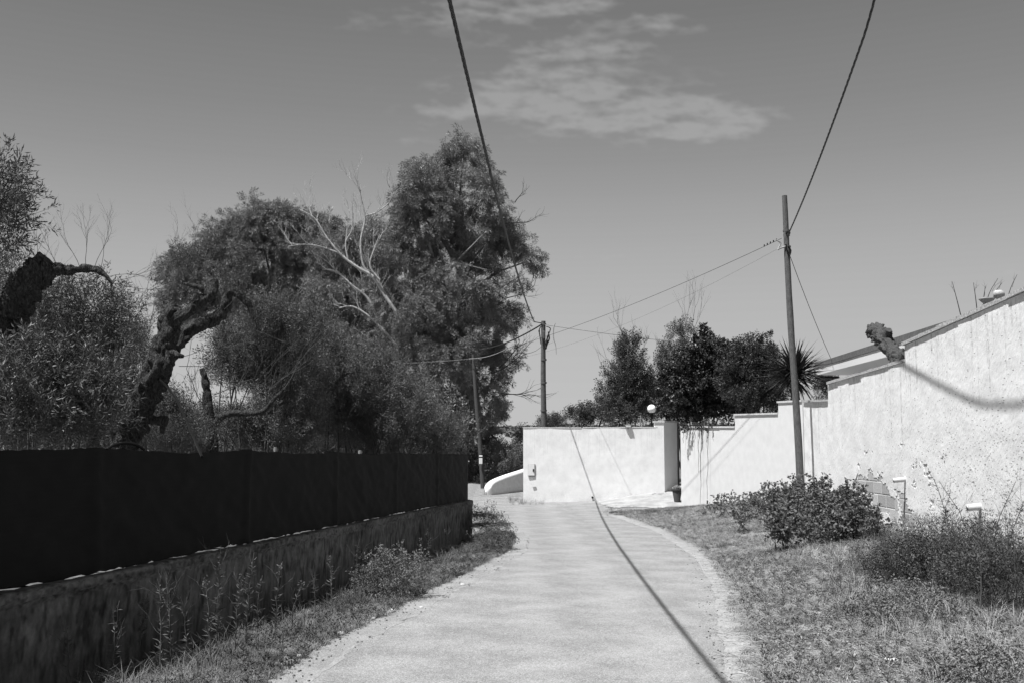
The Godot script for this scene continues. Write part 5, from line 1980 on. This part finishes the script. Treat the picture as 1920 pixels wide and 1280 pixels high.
func build_verges() -> void:
	var short := tuft(18, 0.085, 0.0034, 0.10, 401)
	var longer := tuft(20, 0.26, 0.0028, 0.20, 402)
	var herb := spray(14, 0.07, 0.022, 0.011, 0.2, 0.9, 403, true)
	var straw := straws(12, 404)
	# right
	var a := verge_xf(9000, 5.2, 16.0, false, -0.02, 0.98, 0.5, 1.1, 1.4)
	var b := verge_xf(4500, 16.0, 29.0, false, 0.0, 0.98, 0.6, 1.3, 1.0)
	tag(scatter(null, "verge_grass", short, M.grass, a[0] + b[0], a[1] + b[1]), "short half dry grass over the right verge", "grass")
	a = verge_xf(11000, 5.2, 26.0, false, -0.03, 0.97, 0.6, 1.3, 1.5)
	for i in a[1].size():
		a[1][i] = rnd(0.9, 2.2)
	tag(scatter(null, "dry_straw", straw, M.grass, a[0], a[1]), "bleached straw lying on the right verge", "straw")
	a = verge_xf(620, 6.0, 17.0, false, 0.30, 0.97, 0.4, 1.0, 1.2)
	for i in a[1].size():
		a[1][i] = rnd(0.9, 2.3)
	tag(scatter(null, "dry_grass", longer, M.grass, a[0], a[1]), "tall pale dry grass in front of the rough wall", "grass")
	a = verge_xf(5000, 5.2, 15.0, false, 0.02, 0.95, 0.5, 1.2, 1.5)
	for i in a[1].size():
		a[1][i] = rnd(0.9, 2.2)
	tag(scatter(null, "verge_herbs", herb, M.weed, a[0], a[1]), "small creeping green herbs among the right verge grass", "herbs")
	# left
	a = verge_xf(8500, 4.5, 20.4, true, -0.02, 0.75, 0.5, 1.15, 1.3)
	tag(scatter(null, "verge_grass", short, M.grass, a[0], a[1].map(func(k): return k * 0.75)), "grass strip along the foot of the low wall", "grass")
	a = verge_xf(3200, 4.5, 20.4, true, -0.02, 0.9, 0.6, 1.3, 1.3)
	tag(scatter(null, "verge_herbs", herb, M.weed, a[0], a[1]), "small leafy herbs in the strip along the low wall", "herbs")
	a = verge_xf(420, 5.0, 20.0, true, 0.25, 0.95, 0.5, 1.1, 1.3)
	tag(scatter(null, "long_grass", longer, M.grass, a[0], a[1].map(func(k): return k * 0.7)), "longer grass against the low wall", "grass")
	# grass in the joint at the foot of the far white wall
	var xf := []
	var tint := []
	for i in 90:
		var p := gpt(rnd(955, 1020), rnd(936, 946))
		if rng.randf() < 0.4:
			p = gpt(rnd(1130, 1270), rnd(955, 968))
		xf.append(Transform3D(Basis(Vector3.UP, rnd(0, TAU)).scaled(Vector3.ONE * rnd(0.5, 1.2)), p))
		tint.append(rnd(0.4, 1.0))
	tag(scatter(null, "joint_grass", longer, M.grass, xf, tint), "sparse tufts at the foot of the far white wall", "grass")

	# tall weeds standing in front of the low wall, one by one
	var weeds := [[320, 1262, 0.72, 0.9, false], [210, 1290, 0.6, 0.8, false], [392, 1255, 0.62, 1.0, true], [300, 1275, 0.7, 1.2, false], [440, 1225, 0.58, 0.9, true], [515, 1200, 0.60, 1.2, true], [545, 1190, 0.42, 0.8, true], [480, 1210, 0.55, 1.3, false], [590, 1165, 0.45, 0.8, false], [622, 1150, 0.52, 1.0, true], [665, 1130, 0.66, 1.2, false], [460, 1215, 0.75, 1.4, false], [405, 1235, 0.85, 1.5, false], [860, 1025, 0.5, 0.9, true], [842, 1040, 0.42, 0.8, true], [805, 1060, 0.5, 1.0, true], [790, 1075, 0.45, 0.8, true], [838, 1010, 0.62, 1.3, false], [260, 1240, 0.55, 1.0, false], [350, 1240, 0.5, 1.1, false], [130, 1300, 0.5, 0.9, false]]
	weeds.sort_custom(func(p, q): return p[0] < q[0])
	for i in weeds.size():
		var s: Array = weeds[i]
		var foot := gpt(s[0], s[1])
		var t := thing("roadside_weed", ("tall weed with a pale seed head" if s[4] else "tall narrow leaved weed") + " against the low wall, %s from the left" % nth(i), "weed", foot, "weeds against the low wall")
		weed_stalk(t, foot, s[2], Vector3(rnd(-0.08, 0.08), 0, rnd(-0.05, 0.05)), s[3], s[4], M.weed, rnd(0.7, 1.2))
	# leafy weed bushes on the left strip
	var bushy := spray(26, 0.26, 0.03, 0.015, 0.15, 0.9, 405, true)
	for s in [["pale leafy weed bush spreading to the lane's edge halfway along the low wall", 742, 1120, 52, 38, 190, 2.0], ["tall leafy weed clump at the far end of the low wall", 912, 1002, 30, 26, 150, 1.2], ["low leafy weed clump at the lane's edge before the low wall's end", 925, 1030, 32, 18, 130, 1.7], ["small weed clump beside the pale leafy weed bush", 690, 1120, 22, 20, 60, 1.6]]:
		var foot := gpt(s[1], s[2])
		var d := -foot.z
		var t := thing("weed_bush", s[0], "weed", foot, "leafy weeds along the low wall")
		var c := foot + Vector3(0, s[4] * d / F * 0.8, 0)
		var r := Vector3(s[3], s[4], s[3] * 0.8) * d / F
		var mb := MB.new()
		for k in 10:
			mb.tube(smooth([foot, foot.lerp(c, 0.6) + rdir() * 0.03, c + rdir() * r * 0.7], 4), lerp_radii(9, 0.005, 0.002), 4, false)
		put(mb, "stems", M.twig, t)
		foliage(t, "leaves", bushy, M.weed, crown_xf([[c, r]], s[5], 1, 0, 0.5, [0.6, 0.6, 0.4], [0.5, 1.0]), s[6] * 0.7)

	# bramble in front of the right wall
	var bram := spray(20, 0.30, 0.050, 0.032, 0.3, 0.9, 406, true)
	for s in [["dense dark bramble mound heaped below the wooden pole", [[1472, 944, 34, 18, 19.0], [1462, 926, 9, 10, 19.0], [1500, 930, 14, 16, 18.0], [1520, 960, 44, 24, 17.2], [1545, 925, 12, 14, 17.0], [1575, 972, 46, 27, 16.0], [1592, 940, 16, 14, 15.6], [1615, 990, 30, 26, 14.8], [1500, 980, 36, 18, 16.5], [1550, 1000, 40, 18, 15.2], [1630, 965, 10, 14, 14.6]], 1150, 1.0], ["straggling low bramble left of the dense mound", [[1405, 950, 34, 10, 20.5], [1358, 950, 26, 8, 22.5], [1440, 952, 22, 20, 19.0], [1388, 975, 12, 12, 18.5]], 130, 1.2], ["isolated bramble sprig close to the lane in front of the dense mound", [[1460, 1000, 18, 20, 15.0]], 90, 1.1]]:
		var blobs := []
		for q in s[1]:
			blobs.append(bl(q[0], q[1], q[2], q[3], q[4], 0.8))
		var foot := at_ground(blobs[0][0].x, -blobs[0][0].z)
		var t := thing("bramble_bush", s[0], "bush", foot, "brambles by the rough wall")
		var mb := MB.new()
		for q in blobs:
			for k in 6:
				var f := at_ground(q[0].x + rnd(-0.2, 0.2), -q[0].z + rnd(-0.2, 0.2))
				mb.tube(smooth([f, f.lerp(q[0], 0.6) + rdir() * 0.05, q[0] + rdir() * q[1] * 0.9], 4), lerp_radii(9, 0.008, 0.003), 4, false)
		put(mb, "canes", M.twig, t).set_meta("kind", "stuff")
		foliage(t, "leaves", bram, M.shrub, crown_xf(blobs, s[2], 1, 0, 0.42, [0.5, 0.6, 0.6], [0.5, 1.3], -0.12, 3.0), s[3] * 1.2)
	# leafy ground plants
	for s in [["leafy ground plant patch in the middle of the right verge", [[1680, 1130, 60, 26], [1730, 1110, 50, 24], [1650, 1160, 40, 20], [1590, 1150, 26, 14], [1760, 1150, 40, 20]], 520, 1.9], ["broad leaved plant patch in the lower right corner", [[1880, 1255, 60, 16], [1820, 1270, 50, 12], [1760, 1262, 30, 12]], 260, 2.2]]:
		var blobs := []
		for q in s[1]:
			var f := gpt(q[0], q[1] + q[3] * 0.6)
			blobs.append([f + Vector3(0, 0.03, 0), Vector3(q[2] * 1.4, q[3] * 0.35, q[2] * 2.2) * -f.z / F])
		var t := thing("leafy_plant_patch", s[0], "plant", at_ground(blobs[0][0].x, -blobs[0][0].z), "leafy plants on the right verge")
		foliage(t, "leaves", bram, M.ground_leaf, crown_xf(blobs, s[2], 1, 0, 0.5, [0.2, 0.9, 0.6], [0.25, 0.5], -0.1, 4.0), s[3] * 0.55)
	# feathery weeds in front of the rough wall
	var feather := spray(60, 0.75, 0.05, 0.006, 0.1, 0.55, 407)
	var spots := [[1640, 1075, 0.6], [1690, 1070, 0.75], [1735, 1075, 0.85], [1770, 1090, 0.95], [1805, 1100, 0.9], [1840, 1110, 1.0], [1870, 1130, 1.0], [1900, 1150, 1.05], [1660, 1040, 0.6], [1715, 1040, 0.7], [1765, 1050, 0.85], [1820, 1070, 0.9], [1860, 1085, 0.9], [1905, 1100, 1.0], [1620, 1110, 0.5]]
	spots.sort_custom(func(p, q): return p[0] < q[0])
	for i in spots.size():
		var s: Array = spots[i]
		var foot := gpt(s[0], s[1])
		var d := -foot.z
		if foot.x > xw(d) - 0.2:
			foot = at_ground(xw(d) - 0.25, d)
		var t := thing("feathery_weed_clump", "dark feathery weed clump before the peeling rough wall, %s from the left" % nth(i), "weed", foot, "feathery weeds by the rough wall")
		xf = []
		tint = []
		for k in 40:
			var o := Vector3(rnd(-0.34, 0.34), 0, rnd(-0.34, 0.34))
			var p := at_ground(minf(foot.x + o.x, xw(d) - 0.06), d - o.z)
			var y := (Vector3.UP + rdir() * 0.32 + Vector3(-0.08, 0, 0)).normalized()
			xf.append(Transform3D(facing(y, s[2] * rnd(0.3, 1.05)), p))
			tint.append(rnd(0.4, 1.1))
		scatter(t, "stalks", feather, M.weed, xf, tint, "stuff")
	# bushy mounds of the same weed between the clumps
	var mound_no := 0
	for s in [[1668, 1095, 44, 34], [1735, 1100, 56, 46], [1810, 1115, 60, 50], [1880, 1140, 56, 50]]:
		var foot := gpt(s[0], s[1])
		var d := -foot.z
		var r := Vector3(s[2], s[3], s[2]) * d / F
		var t := thing("weed_mound", "bushy dark weed mound in front of the rough wall, %s from the left" % nth(mound_no), "weed", foot, "weed mounds by the rough wall")
		mound_no += 1
		foliage(t, "leaves", bushy, M.weed, crown_xf([[foot + Vector3(0, r.y * 0.7, 0), r], [foot + Vector3(r.x * 0.5, r.y * 1.1, 0), r * 0.6]], 230, 1, 0, 0.5, [0.4, 0.9, 0.5], [0.5, 1.1], -0.15, 2.5), 0.8)
	# single stems that stand out against the plaster
	var stem_no := 0
	for s in [[1765, 1065, 0.9, 0.1], [1790, 1060, 1.1, -0.30], [1832, 1075, 1.0, -0.42], [1858, 1100, 1.05, 0.25], [1880, 1110, 1.1, 0.35]]:
		var foot := gpt(s[0], s[1])
		if foot.x > xw(-foot.z) - 0.1:
			foot = at_ground(xw(-foot.z) - 0.14, -foot.z)
		var t := thing("tall_thin_weed", "single tall thin weed stem against the rough white plaster, %s from the left" % nth(stem_no), "weed", foot, "thin stems by the rough wall")
		stem_no += 1
		weed_stalk(t, foot, s[2], Vector3(s[3], 0, 0.1), 0.7, false, M.weed, 0.6)
	# loose gravel along both edges of the asphalt
	var pebble := MB.new()
	pebble.tube(PackedVector3Array([Vector3(0, -0.3, 0), Vector3(0.05, 0.0, 0), Vector3(0, 0.5, 0.05), Vector3(0, 0.62, 0)]), PackedFloat32Array([0.6, 1.0, 0.65, 0.05]), 6, true)
	xf = []
	tint = []
	for i in 1500:
		var d := 5.2 + 20.0 * pow(rng.randf(), 1.6)
		var off := absf(rng.randfn(0.0, 0.16))
		var x := xr(d) - 0.05 + rng.randfn(0.0, 0.14) if rng.randf() < 0.55 else xl(d) + off - 0.05
		xf.append(Transform3D(Basis(Vector3.UP, rnd(0, TAU)).scaled(Vector3(rnd(0.7, 1.3), rnd(0.5, 1.0), rnd(0.7, 1.3)) * rnd(0.004, 0.012)), at_ground(x, d, 0.008)))
		tint.append(rnd(0.4, 1.2))
	M.pebble = leaf_mat(0.30, 0.9, 0.0)
	tag(scatter(null, "gravel", pebble.mesh(), M.pebble, xf, tint), "loose grit along the edges of the asphalt", "gravel")
	# litter and stones
	var stone_spots := [[640, 1190, 0.03], [868, 1098, 0.03], [735, 1148, 0.035], [700, 1160, 0.02], [560, 1232, 0.02], [790, 1140, 0.02], [955, 1035, 0.02]]
	stone_spots.sort_custom(func(p, q): return p[0] < q[0])
	var stone_no := -1
	for s in stone_spots:
		stone_no += 1
		var p := gpt(s[0], s[1])
		var mb := MB.new()
		var nz := fnoise(rng.randi() % 999, 20.0, 2)
		var r: float = s[2]
		mb.tube(PackedVector3Array([p + Vector3(0, -0.01, 0), p + Vector3(0, 0.004, 0), p + Vector3(0.002, r * 0.5, 0), p + Vector3(0.004, r * 0.9, 0), p + Vector3(0.003, r * 1.0, 0)]), PackedFloat32Array([r * 0.7, r, r * 1.05, r * 0.6, 0.002]), 9, true, nz, 0.6)
		tag(put(mb, "stone", M.stone), "small pale stone at the lane's grassy left edge, %s from the left" % nth(stone_no), "stone", "stones at the lane's left edge")
	for s in [[1493, 1008, 0.10, "crumpled pale scrap lying in front of the bramble mound"], [1672, 1245, 0.05, "crumpled white paper scrap lying low on the right verge"], [1600, 1235, 0.035, "small pale scrap lying in the grass near the lane's right edge"]]:
		var p := gpt(s[0], s[1])
		var rows := []
		var nz := fnoise(rng.randi() % 999, 14.0, 2)
		for i in 9:
			var row := []
			for j in 9:
				row.append(p + Vector3((j / 8.0 - 0.5) * s[2] * 1.6, 0.03 + 0.03 * nz.get_noise_2d(i * 0.12, j * 0.12), (i / 8.0 - 0.5) * s[2]))
			rows.append(row)
		var mb := MB.new()
		mb.sheet(rows, Vector3.UP)
		tag(put(mb, "paper_scrap", M.scrap), s[3], "litter")


func _ready() -> void:
	rng.seed = 20240
	var cam := Camera3D.new()
	cam.name = "camera"
	cam.position = cam_pos
	cam.rotation = Vector3(PITCH, 0, 0)
	cam.fov = rad_to_deg(2.0 * atan(640.0 / F))
	cam.near = 0.05
	cam.far = 9000.0
	cam.current = true
	add_child(cam)
	var env := Environment.new()
	env.background_mode = Environment.BG_SKY
	env.sky = Sky.new()
	env.sky.sky_material = make_sky()
	env.tonemap_mode = Environment.TONE_MAPPER_LINEAR
	env.tonemap_exposure = 1.83
	env.sdfgi_enabled = true
	env.ssao_enabled = true
	env.ssil_enabled = true
	var we := WorldEnvironment.new()
	we.name = "environment"
	we.environment = env
	add_child(we)
	var sun := DirectionalLight3D.new()
	sun.name = "sun"
	sun.light_energy = 1.45
	sun.light_angular_distance = 0.53
	sun.light_color = Color(1, 1, 1)
	sun.shadow_enabled = true
	add_child(sun)
	sun.look_at_from_position(Vector3(-0.36, 1.0, 0.25) * 50.0, Vector3.ZERO)
	make_materials()
	build_ground()
	build_left_wall()
	build_white_walls()
	build_house()
	build_poles()
	build_far_trees()
	build_olives()
	build_right_garden()
	build_verges()
